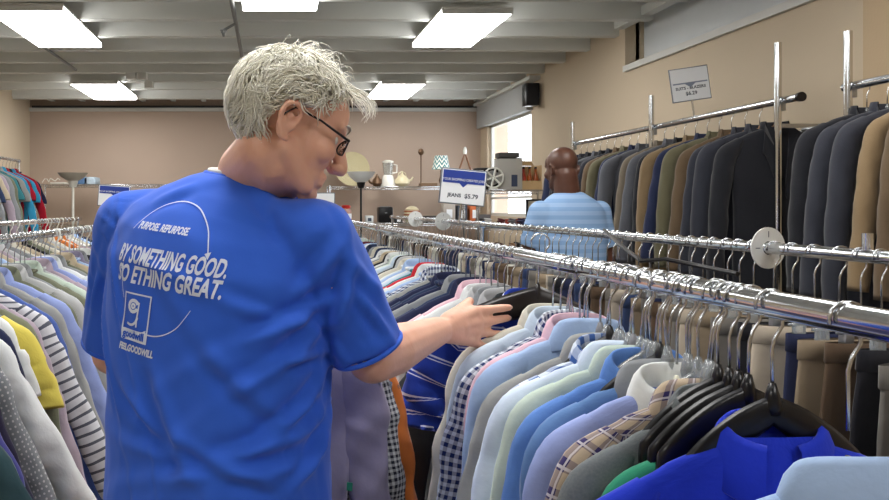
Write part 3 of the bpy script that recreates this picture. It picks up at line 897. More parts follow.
# size dividers on the second rail
DISC = plain('divider_plastic', (226, 228, 226), .4)
for (y, sc, lab) in ((1.3 * F / (768 - VX), 1.0, 'white round size divider on the trouser rail, large at the right'), (6.0, 1.25, 'white round size divider on the trouser rail, right of the two far ones'), (7.15, 1.3, 'white round size divider on the trouser rail, left of the two far ones')):
    bm = bmesh.new()
    seg = 32; ro = .054 * sc; ri = .0175
    for s2, yy in ((0, -.0015), (1, .0015)):
        pass
    vo = [[bm.verts.new((r * math.cos(2 * PI * k / seg), yy, r * math.sin(2 * PI * k / seg))) for k in range(seg)] for r, yy in ((ri, -.0015), (ro, -.0015), (ro, .0015), (ri, .0015))]
    for j in range(4):
        a, b = vo[j], vo[(j + 1) % 4]
        for k in range(seg): bm.faces.new((a[k], a[(k + 1) % seg], b[(k + 1) % seg], b[k]))
    o = bm_obj('size_divider', bm, DISC)
    o.location = (RX2, y, RZ2); o.rotation_euler = (0, 0, R(14))
    tag(o, lab, 'size divider', 'size dividers on the trouser rail')
    m2 = box('size_mark', (.0, -.0022, .036 * sc), (.002, .0006, .016), DARKPRINT, o); m3 = box('size_mark', (-.034 * sc, -.0022, 0), (.014, .0006, .002), DARKPRINT, o)
# black strap lying across the rails
st = tube('belt', [P(604, 230, 2.9), P(618, 243, 2.55), P(641, 261, 2.2), P(665, 259, 2.15), P(700, 266, 2.0), P(738, 274, 1.86)], .006, BLACKP, seg=6)
tag(st, 'long thin black strap lying slantwise among the trouser hangers', 'strap')
# ================================================================== SIGNS
def text_mesh(s, size, bold=.0, shear=0., xs=1.0, align='CENTER', spacing=1.0):
    c = bpy.data.curves.new('txt', 'FONT'); c.body = s; c.size = size; c.offset = bold; c.shear = shear
    c.align_x = align; c.space_character = spacing; c.resolution_u = 3
    o = bpy.data.objects.new('txt', c); COL.objects.link(o)
    dg = bpy.context.evaluated_depsgraph_get()
    me = bpy.data.meshes.new_from_object(o.evaluated_get(dg))
    bpy.data.objects.remove(o)
    for v in me.vertices: v.co.x *= xs
    return me
def flat_text(name, s, size, c, mat, parent, align='CENTER', bold=0, xs=1.0):
    """writing standing in the XZ plane, read from -Y"""
    me = text_mesh(s, size, bold, 0, xs, align)
    for v in me.vertices: v.co = Vector((v.co.x + c[0], c[1], v.co.y + c[2]))
    me.materials.clear(); me.materials.append(mat)
    o = bpy.data.objects.new(name, me); link(o, parent)
    return o
def sign(name, loc, w, h, rz, tilt, head, lines, label, stem=None, header=True):
    t = empty(name, loc, R(rz), label, 'sign')
    t.rotation_euler = (0, R(tilt), R(rz))
    box('sign_frame', (0, .004, 0), (w + .012, .006, h + .012), plain('grey_frame', (120, 126, 136), .4), t, bevel=.001)
    box('sign_card', (0, -.001, 0), (w, .003, h), WHITEPAPER, t)
    if header:
        box('header_band', (0, -.0032, h * .29), (w * .96, .0012, h * .38), BLUEPRINT, t)
        bm = bmesh.new()
        vs = [bm.verts.new(v) for v in ((-w * .1, -.0036, h * .11), (w * .1, -.0036, h * .11), (0, -.0036, -h * .02))]
        bm.faces.new(vs); r = bmesh.ops.extrude_face_region(bm, geom=bm.faces[:]); bmesh.ops.translate(bm, verts=[v for v in r['geom'] if isinstance(v, bmesh.types.BMVert)], vec=(0, .001, 0))
        bm_obj('emblem', bm, BLUEPRINT, t)
        flat_text('header_writing', head, h * .105, (0, -.0045, h * .17), WHITEPAPER, t, xs=w / (len(head) * h * .105 * .58))
    for (s, dz, sz, dx) in lines:
        flat_text('price_writing', s, sz, (dx, -.0034, dz), DARKPRINT, t, bold=.0008)
    if stem:
        tube('stem', [(0, 0.004, -h / 2), (0, .004, -h / 2 - stem)], .006, CHROME, t)
    return t
d = 3.95
q = P(463, 187, d)
w = .215; h = .165
sign('price_sign', q, w, h, 0, 5.5, 'YOUR SHOPPING CREATES JOBS', [('JEANS', -.052, .025, -.040), ('$5.79', -.054, .030, .044)], 'white and blue JEANS price sign standing at the centre beside the bald man', .10)
d = 4.9
q = P(690, 84, d)
sign('price_sign', q, .215, .195, -8, -7.5, '', [('SUITS - BLAZERS', -.03, .024, 0), ('$6.29', -.066, .03, 0)], 'white price sign on a stem high above the suit rack', .12, header=False)
t2 = box('sign_header', (q.x, q.y - .004, q.z), (.001, .001, .001), WHITEPAPER); bpy.data.objects.remove(t2)
s2 = [o for o in bpy.data.objects if o.name.startswith('price_sign')][-1]
box('header_line', (0, -.0035, .008), (.2, .001, .008), plain('grey_blue_print', (130, 140, 160), .5), s2)
bm = bmesh.new(); vs = [bm.verts.new(v) for v in ((-.03, -.0042, .004), (.03, -.0042, .004), (0, -.0042, -.02))]; bm.faces.new(vs)
r = bmesh.ops.extrude_face_region(bm, geom=bm.faces[:]); bmesh.ops.translate(bm, verts=[v for v in r['geom'] if isinstance(v, bmesh.types.BMVert)], vec=(0, .001, 0))
bm_obj('emblem', bm, MATS['grey_blue_print'], s2)
d = 6.6
sign('price_sign', P(114, 196, d), .25, .165, 4, 4, 'YOUR SHOPPING CREATES JOBS', [('SHIRTS', -.055, .03, 0)], 'white and blue sign beside the left edge of the blue T-shirt', .12)
d = 5.2
sign('price_sign', P(325, 205, d), .12, .15, 0, 0, '', [('$4.79', -.02, .03, 0)], 'small pale sign just below the nose of the white-haired man', .12, header=False)

# ================================================================== SHELVES AND BRIC-A-BRAC
def wire_shelf(label, x0, x1, y0, y1, levels, top, posts=True):
    t = empty('wire_shelving', ((x0 + x1) / 2, (y0 + y1) / 2, 0), 0, label, 'shelving')
    w, dd = (x1 - x0) / 2, (y1 - y0) / 2
    for z in levels:
        bm = bmesh.new()
        for yy in (-dd, dd):
            bm_tube(bm, [(-w, yy, z), (w, yy, z)], .005, 5); bm_tube(bm, [(-w, yy, z - .03), (w, yy, z - .03)], .004, 5)
            n = int(2 * w / .06)
            bm_tube(bm, [(-w + 2 * w * k / n, yy, z - (.03 if k % 2 else 0)) for k in range(n + 1)], .0025, 4)
        for xx in (-w, w): bm_tube(bm, [(xx, -dd, z), (xx, dd, z)], .005, 5)
        n = int(2 * w / .035)
        for k in range(1, n): bm_tube(bm, [(-w + 2 * w * k / n, -dd, z), (-w + 2 * w * k / n, dd, z)], .002, 4, cap=False)
        bm_obj('wire_shelf', bm, CHROME, t, True)
    for xx in (-w, w):
        for yy in (-dd, dd):
            tube('post', [(xx, yy, 0), (xx, yy, top)], .012, CHROME, t)
    return t
SA = CAMH + 20 / 800 * 10.9
wire_shelf('chrome wire shelving along the back wall behind the face of the man', .80, 2.78, 10.75, 11.2, (.5, 1.28, SA), SA + .02)
wire_shelf('chrome wire shelving along the back wall at the left', -3.15, -1.2, 10.75, 11.2, (.5, 1.25, SA + .03), SA + .05)
SBX0, SBX1, SBY0, SBY1 = 2.08, 2.88, 8.0, 8.6
SB = CAMH + .17
wire_shelf('chrome wire shelving beneath the bright window', SBX0, SBX1, SBY0, SBY1, (.45, 1.05, CAMH - .20, SB), SB + .03)

def at(px, d): return (px - VX) / F * d
Dk = 10.95
CR = plain('cream_ceramic', (214, 204, 170), .3, coat=.4); WC = plain('white_ceramic', (228, 226, 218), .25, coat=.5)
BR = plain('brass_brown', (96, 72, 52), .4, .5); GLS = plain('clear_glass', (235, 240, 240), .05, trans=.9)
# round wicker tray leaning on the wall
t = lathe('round_tray', [(.001, 0), (.20, .0), (.235, .02), (.24, .035), (.225, .03), (.19, .012), (.001, .012)], (0, 0, 0), plain('pale_straw', (184, 174, 138), .7, bump=(60, .6, .01)), seg=32)
t.rotation_euler = (R(80), 0, 0); t.location = (at(353, Dk), 11.08, SA + .25)
tag(t, 'round pale straw tray leaning upright on the back wire shelf', 'tray')
def torchiere(px, topy, d, hr, shade, pole, lab, sh=.10):
    x = at(px, d); ztop = CAMH + (VY - topy) / F * d
    t = empty('floor_lamp', (x, d, 0), 0, lab, 'lamp')
    lathe('base', [(.13, 0), (.13, .02), (.03, .035), (.015, .05)], (0, 0, 0), pole, t)
    tube('pole', [(0, 0, .04), (0, 0, ztop - sh)], .012, pole, t)
    lathe('lamp_shade', [(.02, 0), (hr * .45, sh * .22), (hr * .8, sh * .6), (hr, sh), (hr * .97, sh), (hr * .75, sh * .6), (.03, .02)], (0, 0, ztop - sh), shade, t, 32)
    lathe('lamp_neck', [(.03, -.05), (.045, -.01), (.05, .03), (.02, .04)], (0, 0, ztop - sh), pole, t)
    return t
torchiere(73, 173, 7.6, .145, plain('grey_glass_shade', (176, 170, 158), .35), plain('white_enamel', (214, 212, 204), .4), 'white floor lamp with a wide grey bowl shade at the left', .085)
torchiere(361, 172, 8.9, .16, plain('white_frosted_shade', (232, 236, 238), .4), BLACKP, 'black floor lamp with a white conical shade behind the face of the man', .13)
# items on the top shelf
def on(px, d=Dk): return (at(px, d), d)
x, y = on(377); t = empty('teapot', (x, y, SA), 0, 'small brown teapot on the back shelf beside the blender', 'teapot')
lathe('pot_body', [(.04, .004), (.075, .05), (.06, .10), (.03, .13)], (0, 0, 0), BR, t); lathe('lid', [(.035, .128), (.02, .15), (.012, .17), (.004, .18)], (0, 0, 0), BR, t)
tube('spout', [(-.06, 0, .05), (-.10, 0, .07), (-.12, 0, .12)], [.02, .014, .01], BR, t); tube('handle', [(.06, 0, .10), (.11, 0, .10), (.115, 0, .05), (.07, 0, .03)], .008, BR, t)
x, y = on(388); t = empty('blender', (x, y, SA), 0, 'white blender with a clear jar on the back shelf', 'blender')
lathe('blender_base', [(.10, .0), (.10, .03), (.075, .14), (.06, .16)], (0, 0, .003), WC, t, 16); lathe('jar', [(.055, .163), (.062, .2), (.075, .33), (.07, .33), (.055, .2), (.05, .165)], (0, 0, 0), GLS, t)
lathe('jar_lid', [(.076, .33), (.078, .355), (.04, .37)], (0, 0, 0), WC, t)
tube('handle', [(.07, 0, .31), (.12, 0, .30), (.12, 0, .2), (.06, 0, .19)], .009, WC, t)
x, y = on(402); t = empty('kettle', (x, y, SA), 0, 'white gourd-shaped kettle on the back shelf right of the blender', 'kettle')
lathe('kettle_body', [(.05, .003), (.105, .05), (.10, .10), (.05, .15), (.03, .165)], (0, 0, 0), CR, t); tube('handle', [(-.06, 0, .13), (-.045, 0, .19), (0, 0, .215), (.045, 0, .19), (.06, 0, .13)], .007, CR, t)
lathe('knob', [(.03, .165), (.015, .18), (.014, .21), (.004, .22)], (0, 0, 0), CR, t); tube('spout', [(.09, 0, .08), (.13, 0, .10), (.15, 0, .14)], [.02, .015, .01], CR, t)
x, y = on(421); t = empty('candle_stand', (x, y, SA), 0, 'tall thin dark candle stand with a ball top on the back shelf', 'candle stand')
lathe('base', [(.06, .002), (.06, .012), (.015, .025)], (0, 0, 0), BR, t); tube('stem', [(0, 0, .02), (0, 0, .44)], .009, BR, t)
lathe('finial', [(.005, .43), (.03, .45), (.042, .48), (.03, .515), (.005, .53)], (0, 0, 0), BR, t)
x, y = on(441)
t = empty('table_lamp', (x, y, SA), 0, 'table lamp with a teal and white chevron shade on the back shelf', 'lamp')
lathe('lamp_base', [(.05, .002), (.05, .015), (.012, .03), (.03, .09), (.012, .16), (.008, .28)], (0, 0, 0), BR, t)
m, nt, b = new_mat('chevron_shade'); tcn = nt.nodes.new('ShaderNodeTexCoord'); sp = nt.nodes.new('ShaderNodeSeparateXYZ'); nt.links.new(tcn.outputs['Object'], sp.inputs[0])
ang = math_node(nt, 'ARCTAN2', sp.outputs[1], sp.outputs[0])
zz = math_node(nt, 'ADD', math_node(nt, 'MULTIPLY', sp.outputs[2], 16), math_node(nt, 'MULTIPLY', math_node(nt, 'PINGPONG', math_node(nt, 'MULTIPLY', ang, 3.0), 1.0), .9))
nt.links.new(mix_col(nt, math_node(nt, 'LESS_THAN', math_node(nt, 'FRACT', zz), .5), lin((60, 128, 132)), lin((230, 232, 226))), b.inputs['Base Color'])
lathe('lamp_shade', [(.125, .24), (.12, .245), (.085, .43), (.08, .43), (.115, .245)], (0, 0, 0), m, t, 32)
x, y = on(465); t = empty('wooden_loop', (x, y, SA), 0, 'brown wooden wishbone-shaped loop standing on the back shelf', 'ornament')
tube('loop', [(-.10, 0, .01), (-.105, 0, .12), (-.075, 0, .25), (-.03, 0, .38), (0, 0, .47), (.03, 0, .38), (.075, 0, .25), (.105, 0, .12), (.10, 0, .01)], .013, plain('red_brown_wood', (130, 88, 60), .4), t)
lathe('loop_tip', [(.02, .45), (.028, .49), (.02, .53), (.01, .55)], (0, 0, 0), WC, t)
x, y = on(412)
b_ = box('clutter_box', (on(428)[0], y, SA + .03), (.22, .2, .05), plain('brown_card', (120, 96, 74), .8), bevel=.004); tag(b_, 'low brown cardboard tray on the back shelf beside the candle stand', 'tray')
# shelf below, items at px y ~ 222
L2 = 1.28
x, y = on(346); t = empty('storage_jar', (x, y, L2), 0, 'glass jar with a red lid low on the back shelving', 'jar')
lathe('jar_glass', [(.06, .003), (.075, .03), (.075, .17), (.05, .2)], (0, 0, 0), plain('pinkish_glass', (190, 150, 140), .15, trans=.3), t); lathe('jar_lid', [(.058, .2), (.062, .235), (.05, .245)], (0, 0, 0), plain('red_lid', (180, 40, 36), .4), t)
lathe('jar_label', [(.0765, .06), (.0765, .13)], (0, 0, 0), WHITEPAPER, t)
x, y = on(385); t = empty('toaster', (x, y, L2), 0, 'black toaster on the middle back shelf', 'toaster')
box('toaster_body', (0, 0, .115), (.2, .2, .22), BLACKP, t, bevel=.025); box('slot', (0, 0, .227), (.14, .03, .004), STEEL, t); box('lever', (0, -.105, .14), (.03, .02, .012), GREYP, t)
x, y = on(412); t = empty('striped_jar', (x, y, L2), 0, 'cream ceramic jar with brown bands on the middle back shelf', 'jar')
lathe('jar_body', [(.08, .003), (.11, .05), (.115, .12), (.10, .17)], (0, 0, 0), CR, t); lathe('jar_lid', [(.09, .17), (.095, .19), (.06, .22), (.02, .235)], (0, 0, 0), CR, t)
for z in (.06, .105, .15): lathe('brown_band', [(.1085 + .006 * (z > .08), z), (.118 - .004 * (z > .12), z + .004), (.118 - .006 * (z > .12), z + .018), (.1085, z + .022)], (0, 0, 0), plain('rust_glaze', (150, 84, 56), .35), t)
cl = [(369, .10, .14, .10, (210, 214, 214), 'small white plastic box low on the back shelving'), (398, .1, .16, .07, (60, 62, 66), 'dark low box between the toaster and the banded jar'), (432, .22, .2, .10, (70, 66, 64), 'dark grey carton right of the banded jar'), (448, .16, .18, .26, (178, 170, 160), 'beige carton below the JEANS sign'),
      (461, .13, .18, .24, (70, 74, 84), 'slate grey carton below the JEANS sign'), (473, .12, .18, .25, (196, 104, 60), 'orange carton below the JEANS sign'), (340, .10, .15, .12, (150, 60, 50), 'small rust red box at the left end of the back shelving')]
for (px, w, dp, h, rgb, lab) in cl:
    x, y = on(px); o = box('carton', (x, y, L2 + h / 2 + .002), (w, dp, h), plain('card_%d_%d_%d' % rgb, rgb, .7, var=.12, vscale=18), bevel=.003); tag(o, lab, 'box')
    box('box_label', (0, 0, 0), (w * .5, .002, h * .45), WHITEPAPER if rgb[0] < 200 else DARKPRINT, o).location = (x * 0 + x, y - dp / 2 - .001, L2 + h / 2)
# left unit: blue and pale bundle
SL = SA + .03
for (px, w, h, rgb, lab) in ((82, .22, .10, (88, 120, 160), 'folded blue bundle on the left back shelf'), (92, .16, .10, (178, 196, 210), 'folded pale blue bundle on the left back shelf'), (60, .2, .03, (210, 206, 198), 'low white tray on the left back shelf')):
    x, y = on(px); o = box('folded_linen', (x, y, SL + h / 2 + .003), (w, .3, h), plain('linen_%d_%d_%d' % rgb, rgb, .9, bump=(20, .8, .02)), bevel=.012); tag(o, lab, 'linen')
pts = [(at(40 + k * 2.2, 10.8) , 10.9 + .03 * math.sin(k), SL + .03 + .06 * abs(math.sin(k * 1.1))) for k in range(9)]
tag(tube('cable_loop', pts, .006, WC), 'loose white looped cable on the left back shelf', 'cable')
# right shelving under the window
DB = 8.3
def ob(px): return at(px, DB)
t = empty('gear_radio', (ob(488), DB, SB), 0, 'black portable stereo on the window shelving', 'stereo')
box('stereo_body', (0, 0, .12), (.28, .16, .23), BLACKP, t, bevel=.012)
lathe('speaker_ring', [(.02, -.005), (.07, 0), (.075, .01)], (.02, -.085, .13), STEEL, t, 20, Matrix.Rotation(R(90), 3, 'X')); box('stereo_dial', (-.1, -.082, .19), (.06, .006, .03), WHITEP, t)
t = empty('fan_wheel', (ob(490) , DB - .13, SB + .13), 0, 'round white six-spoked fan leaning before the black stereo', 'fan')
bm = bmesh.new(); bm_tube(bm, [(.1 * math.cos(2 * PI * k / 24), 0, .1 * math.sin(2 * PI * k / 24)) for k in range(24)], .01, 6, closed=True); bm_obj('rim', bm, WHITEP, t, True)
for k in range(6): tube('spoke', [(0, 0, 0), (.095 * math.cos(PI / 3 * k + .3), 0, .095 * math.sin(PI / 3 * k + .3))], .011, WHITEP, t, 6)
box('stand', (0, .01, -.115), (.09, .05, .025), WHITEP, t, bevel=.004)
t = empty('cardboard_box', (ob(508), DB, SB), R(-4), 'grey carton with a picture label on the window shelving', 'box')
box('carton_body', (0, 0, .165), (.24, .22, .32), plain('grey_carton', (168, 166, 160), .7, var=.08, vscale=9), t, bevel=.004); box('picture_label', (.04, -.112, .10), (.06, .002, .12), plain('dark_blue_label', (50, 60, 84), .5), t)
box('top_flap', (0, 0, .33), (.24, .22, .006), plain('dark_carton', (74, 72, 70), .8), t); 
o = box('flat_box', (ob(507), DB, SB + .365), (.2, .18, .05), MATS['dark_carton'], bevel=.004); tag(o, 'dark flat box lying on top of the grey carton', 'box')
t = empty('open_carton', (ob(527), DB + .02, SB), R(5), 'open tan carton with raised flaps on the window shelving', 'box')
CB = plain('tan_cardboard', (190, 160, 118), .8, var=.1)
for (c, s) in (((0, .1, .13), (.24, .006, .26)), ((-.12, 0, .13), (.006, .2, .26)), ((.12, 0, .13), (.006, .2, .26)), ((0, 0, .006), (.24, .2, .006)), ((0, -.1, .05), (.24, .006, .10))): box('carton_panel', c, s, CB, t)
box('flap', (.0, .13, .29), (.24, .006, .09), CB, t, Matrix.Rotation(R(-55), 3, 'X'))
AMB = plain('amber_glass', (190, 96, 40), .1, trans=.5); REDM = plain('red_label', (176, 60, 40), .5)
for k, (px, mt, lab) in enumerate(((522, REDM, 'red bottle in the open carton, leftmost of three'), (528, AMB, 'amber bottle in the open carton, middle of three'), (534, AMB, 'amber bottle in the open carton, rightmost of three'))):
    t = lathe('bottle', [(.024, 0), (.027, .01), (.027, .13), (.012, .17), (.011, .21)], (ob(px), DB - .05, SB + .012), mt, None, 14); tag(t, lab, 'bottle', 'bottles in the open carton')
    lathe('cap', [(.013, 0), (.013, .02), (.010, .022)], (ob(px), DB - .05, SB + .222), BLACKP, t, 10)
t = empty('picture_frame', (ob(533), 8.12, CAMH - .20), 0, 'black framed mirror leaning on the window shelving beside the bald man', 'frame')
for (c, s) in (((-.12, 0, .14), (.02, .02, .28)), ((.12, 0, .14), (.02, .02, .28)), ((0, 0, .27), (.24, .02, .02)), ((0, 0, .012), (.24, .02, .02))): box('frame_side', c, s, BLACKP, t)
box('mirror', (0, .004, .14), (.22, .006, .25), CHROME, t)
# heaps on the lower shelves of the window unit: belts, cords and small appliances
rr = random.Random(44)
for lvl, z in enumerate((CAMH - .20, 1.05)):
    for k in range(7):
        cx = SBX0 + .07 + k * .105; cy = SBY0 + .12 + rr.uniform(0, .2)
        r0 = rr.uniform(.035, .055)
        pts = [(cx + r0 * math.cos(a * .7) * (1 + .1 * math.sin(a)), cy + r0 * 1.4 * math.sin(a * .7), z + .015 + .006 * a * .5) for a in range(22)]
        nm, rgb = [('black', (20, 20, 24)), ('brown', (86, 56, 44)), ('grey', (110, 110, 116)), ('white', (220, 220, 220)), ('tan', (150, 112, 78)), ('navy', (40, 46, 80)), ('maroon', (90, 34, 40))][(k * 3 + lvl * 2) % 7]
        o = tube('coiled_belt', pts, .009, plain('belt_' + nm, rgb, .45)); tag(o, '%s coiled belt heaped on the %s shelf below the window' % (nm, 'upper' if lvl == 0 else 'lower'), 'belt', 'coiled belts on the window shelving')
for (px, w, h, rgb, lab) in ((489, .12, .12, (120, 118, 120), 'grey carton at the left of the shelf under the black stereo'), (519, .14, .07, (160, 60, 44), 'small red box among the coiled belts')):
    o = box('carton', (ob(px), SBY1 - .09, CAMH - .20 + h / 2 + .002), (w, .12, h), plain('card_%d_%d_%d' % rgb, rgb, .7), bevel=.003); tag(o, lab, 'box')
# ================================================================== PEOPLE
def bm_capsule(bm, p0, p1, r0, r1, seg=16, flat0=False, flat1=False):
    p0 = Vector(p0); p1 = Vector(p1); d = (p1 - p0); L = d.length; d.normalize(); u, w = frame(d)
    prof = []
    if not flat0:
        for a in (80, 60, 40, 20): prof.append((r0 * math.cos(R(a)), -r0 * math.sin(R(a))))
    prof.append((r0, 0)); prof.append((r0 + (r1 - r0) * .5, L * .5)); prof.append((r1, L))
    if not flat1:
        for a in (20, 40, 60, 80): prof.append((r1 * math.cos(R(a)), L + r1 * math.sin(R(a))))
    rings = [[bm.verts.new(p0 + d * z + (u * math.cos(2 * PI * k / seg) + w * math.sin(2 * PI * k / seg)) * r) for k in range(seg)] for r, z in prof]
    for a, b in zip(rings, rings[1:]):
        for k in range(seg): bm.faces.new((a[k], b[k], b[(k + 1) % seg], a[(k + 1) % seg]))
    bm.faces.new(rings[0]); bm.faces.new(rings[-1][::-1])
def bm_ell(bm, c, r, M=None, sub=3):
    c = Vector(c); mt = Matrix.Translation(c)
    if M is not None: mt = mt @ M.to_4x4()
    bmesh.ops.create_icosphere(bm, subdivisions=sub, radius=1, matrix=mt @ Matrix.Diagonal((r[0], r[1], r[2], 1)))
def bm_chain(bm, pts, rs, seg=14):
    for a, b, r0, r1 in zip(pts, pts[1:], rs, rs[1:]): bm_capsule(bm, a, b, r0, r1, seg)
def bm_rings(bm, rings):
    vs = [[bm.verts.new(p) for p in rg] for rg in rings]; n = len(vs[0])
    for a, b in zip(vs, vs[1:]):
        for k in range(n): bm.faces.new((a[k], a[(k + 1) % n], b[(k + 1) % n], b[k]))
    bm.faces.new(vs[0][::-1]); bm.faces.new(vs[-1])
def remesh(name, bm, voxel, smooth, mat, parent=None, factor=.5):
    bmesh.ops.recalc_face_normals(bm, faces=bm.faces[:])
    me = bpy.data.meshes.new('tmp'); bm.to_mesh(me); bm.free()
    o = bpy.data.objects.new('tmp', me); COL.objects.link(o)
    m = o.modifiers.new('r', 'REMESH'); m.mode = 'VOXEL'; m.voxel_size = voxel; m.use_smooth_shade = True
    s = o.modifiers.new('s', 'SMOOTH'); s.iterations = smooth; s.factor = factor
    dg = bpy.context.evaluated_depsgraph_get()
    me2 = bpy.data.meshes.new_from_object(o.evaluated_get(dg)); me2.name = name
    bpy.data.objects.remove(o)
    me2.materials.clear(); me2.materials.append(mat)
    for p in me2.polygons: p.use_smooth = True
    o = bpy.data.objects.new(name, me2); link(o, parent)
    return o
def get_co(o):
    a = np.empty(len(o.data.vertices) * 3); o.data.vertices.foreach_get('co', a); return a.reshape(-1, 3)
def get_no(o):
    a = np.empty(len(o.data.vertices) * 3); o.data.vertices.foreach_get('normal', a); return a.reshape(-1, 3)
def set_co(o, a):
    o.data.vertices.foreach_set('co', a.ravel()); o.data.update()

def skin(name, rgb, rgb2, rough=.5):
    m, nt, b = new_mat(name)
    b.inputs['Roughness'].default_value = rough
    b.inputs['Subsurface Weight'].default_value = .12; b.inputs['Subsurface Radius'].default_value = (.02, .008, .004); b.inputs['Subsurface Scale'].default_value = .3
    tc = nt.nodes.new('ShaderNodeTexCoord'); nz = nt.nodes.new('ShaderNodeTexNoise'); nz.inputs['Scale'].default_value = 22; nz.inputs['Detail'].default_value = 5
    nt.links.new(tc.outputs['Object'], nz.inputs['Vector'])
    nt.links.new(mix_col(nt, nz.outputs['Fac'], lin(rgb), lin(rgb2)), b.inputs['Base Color'])
    n2 = nt.nodes.new('ShaderNodeTexNoise'); n2.inputs['Scale'].default_value = 160; nt.links.new(tc.outputs['Object'], n2.inputs['Vector'])
    bp = nt.nodes.new('ShaderNodeBump'); bp.inputs['Strength'].default_value = .25; bp.inputs['Distance'].default_value = .0015
    nt.links.new(n2.outputs['Fac'], bp.inputs['Height']); nt.links.new(bp.outputs[0], b.inputs['Normal'])
    return m
SKIN = skin('fair_skin', (218, 160, 134), (232, 184, 160))
SKIND = skin('dark_skin', (84, 54, 42), (104, 68, 54), .42)

def head_matrix(center, yaw, pitch, roll=0):
    """columns: right, face-forward, up; yaw is measured clockwise from +Y"""
    y_, p_ = R(yaw), R(pitch)
    Fv = Vector((math.sin(y_) * math.cos(p_), math.cos(y_) * math.cos(p_), -math.sin(p_)))
    Rv = Vector((math.cos(y_), -math.sin(y_), 0)); Uv = Rv.cross(Fv)
    if roll:
        q = Matrix.Rotation(R(roll), 3, Fv); Rv = q @ Rv; Uv = q @ Uv
    M = Matrix((Rv, Fv, Uv)).transposed()
    return M, Vector(center)

def add_head(bm, M, C, bald=False):
    def T(p): return C + M @ Vector(p)
    bm_ell(bm, T((0, -.015, .030)), (.075, .094, .082), M, 4)
    bm_ell(bm, T((0, .030, -.020)), (.064, .064, .085), M, 4)
    bm_ell(bm, T((0, .042, .035)), (.062, .055, .055), M)
    bm_ell(bm, T((0, .040, -.078)), (.050, .050, .036), M)
    bm_capsule(bm, T((.052, .0, -.055)), T((.030, .062, -.098)), .017, .015)
    bm_capsule(bm, T((-.052, .0, -.055)), T((-.030, .062, -.098)), .017, .015)
    bm_ell(bm, T((0, .080, -.104)), (.022, .018, .018), M)
    bm_capsule(bm, T((0, .092, .012)), T((0, .118, -.032)), .009, .0125)
    bm_ell(bm, T((0, .118, -.037)), (.014, .014, .012), M)
    for s in (-1, 1):
        bm_ell(bm, T((s * .013, .108, -.040)), (.009, .012, .009), M)
        bm_capsule(bm, T((s * .010, .090, .022)), T((s * .046, .072, .022)), .010, .009)
        bm_ell(bm, T((s * .044, .060, -.030)), (.023, .026, .024), M)
        # ear: shell, rim and lobe
        ex = s * .080; EO = (0, -.018, -.014)
        TE = lambda p: T((p[0], p[1] + EO[1], p[2] + EO[2]))
        bm_ell(bm, TE((s * .074, -.006, -.012)), (.008, .016, .026), M)
        rim = [TE((ex, .012 + -.0, .000)), TE((ex + s * .004, .010, .018)), TE((ex + s * .008, -.004, .026)), TE((ex + s * .011, -.020, .018)), TE((ex + s * .010, -.024, .000)), TE((ex + s * .006, -.018, -.018)), TE((ex + s * .002, -.006, -.034)), TE((ex, .004, -.036))]
        bm_chain(bm, rim, [.0045, .005, .005, .005, .005, .005, .0065, .006], 8)
        bm_chain(bm, [TE((ex - s * .002, -.008, .012)), TE((ex + s * .003, -.013, .0)), TE((ex, -.008, -.014))], [.004, .004, .004], 8)
        bm_ell(bm, TE((ex - s * .001, .009, -.012)), (.004, .005, .007), M, 2)
    bm_capsule(bm, T((-.020, .089, -.068)), T((.020, .089, -.068)), .0075, .0075)
    bm_capsule(bm, T((-.017, .087, -.081)), T((.017, .087, -.081)), .008, .008)
    bm_ell(bm, T((0, .080, -.072)), (.028, .014, .018), M)

def fingers(bm, wrist, tips_dir, palm_n, scale, spec, elbow):
    pass

def torso_rings(rows, C, yaw, tilt=0.):
    """rows: (height, half width, half depth, lateral offset, forward offset)"""
    y_ = R(yaw); r_ = Vector((math.cos(y_), -math.sin(y_), 0)); f_ = Vector((math.sin(y_), math.cos(y_), 0))
    out = []
    for (h, a, b, ox, of) in rows:
        out.append([Vector((C[0], C[1], h - tilt * min(1, max(0, (h - 1.15) / .3)) * (ox + a * sup(math.cos(2 * PI * k / 32), .85)))) + r_ * (ox + a * sup(math.cos(2 * PI * k / 32), .85)) + f_ * (of + b * sup(math.sin(2 * PI * k / 32), .9)) for k in range(32)])
    return out

# ---------------------------------------------------------------- the white-haired man
TC = Vector((-.096, 1.40)); YAW = 35
y_ = R(YAW); TR = Vector((math.cos(y_), -math.sin(y_), 0)); TF = Vector((math.sin(y_), math.cos(y_), 0))
man = empty('person', (TC.x, TC.y, 0), 0, 'person with white wavy hair and glasses in a blue printed T-shirt, reaching for a hanger', 'person')
MI = Matrix.Translation(-Vector((TC.x, TC.y, 0)))
def adopt(o, root=None, inv=None):
    """the mesh was made in room coordinates: bring it to its person"""
    o.data.transform(inv or MI); o.parent = root or man; return o
HM, HC_ = head_matrix(P(291, 123, 1.33), 76, 25, -3)
HM = HM * .93
def HT(p): return HC_ + HM @ Vector(p)
shR = P(314, 240, 1.31); elR = P(372, 358, 1.345); wrR = P(438, 331, 1.60)
shL = Vector((-.26, 1.50, 1.465)); elL = Vector((-.31, 1.585, 1.21)); wrL = Vector((-.065, 1.69, 1.30))
neckb = Vector((-.040, 1.415, 1.53))
bm = bmesh.new()
add_head(bm, HM, HC_)
bm_chain(bm, [neckb + Vector((0, 0, -.05)), neckb + Vector((.004, 0, .03)), HT((0, -.018, -.06))], [.070, .058, .052], 20)
bm_capsule(bm, HT((0, .0, -.075)), neckb + Vector((.05, .02, -.02)), .045, .045)
bm_rings(bm, torso_rings([(1.50, .10, .06, 0, .04), (1.44, .17, .085, 0, .02), (1.3, .185, .105, 0, 0), (1.1, .17, .11, 0, 0), (.95, .165, .115, 0, 0), (.86, .16, .11, 0, 0)], TC, YAW, .13))
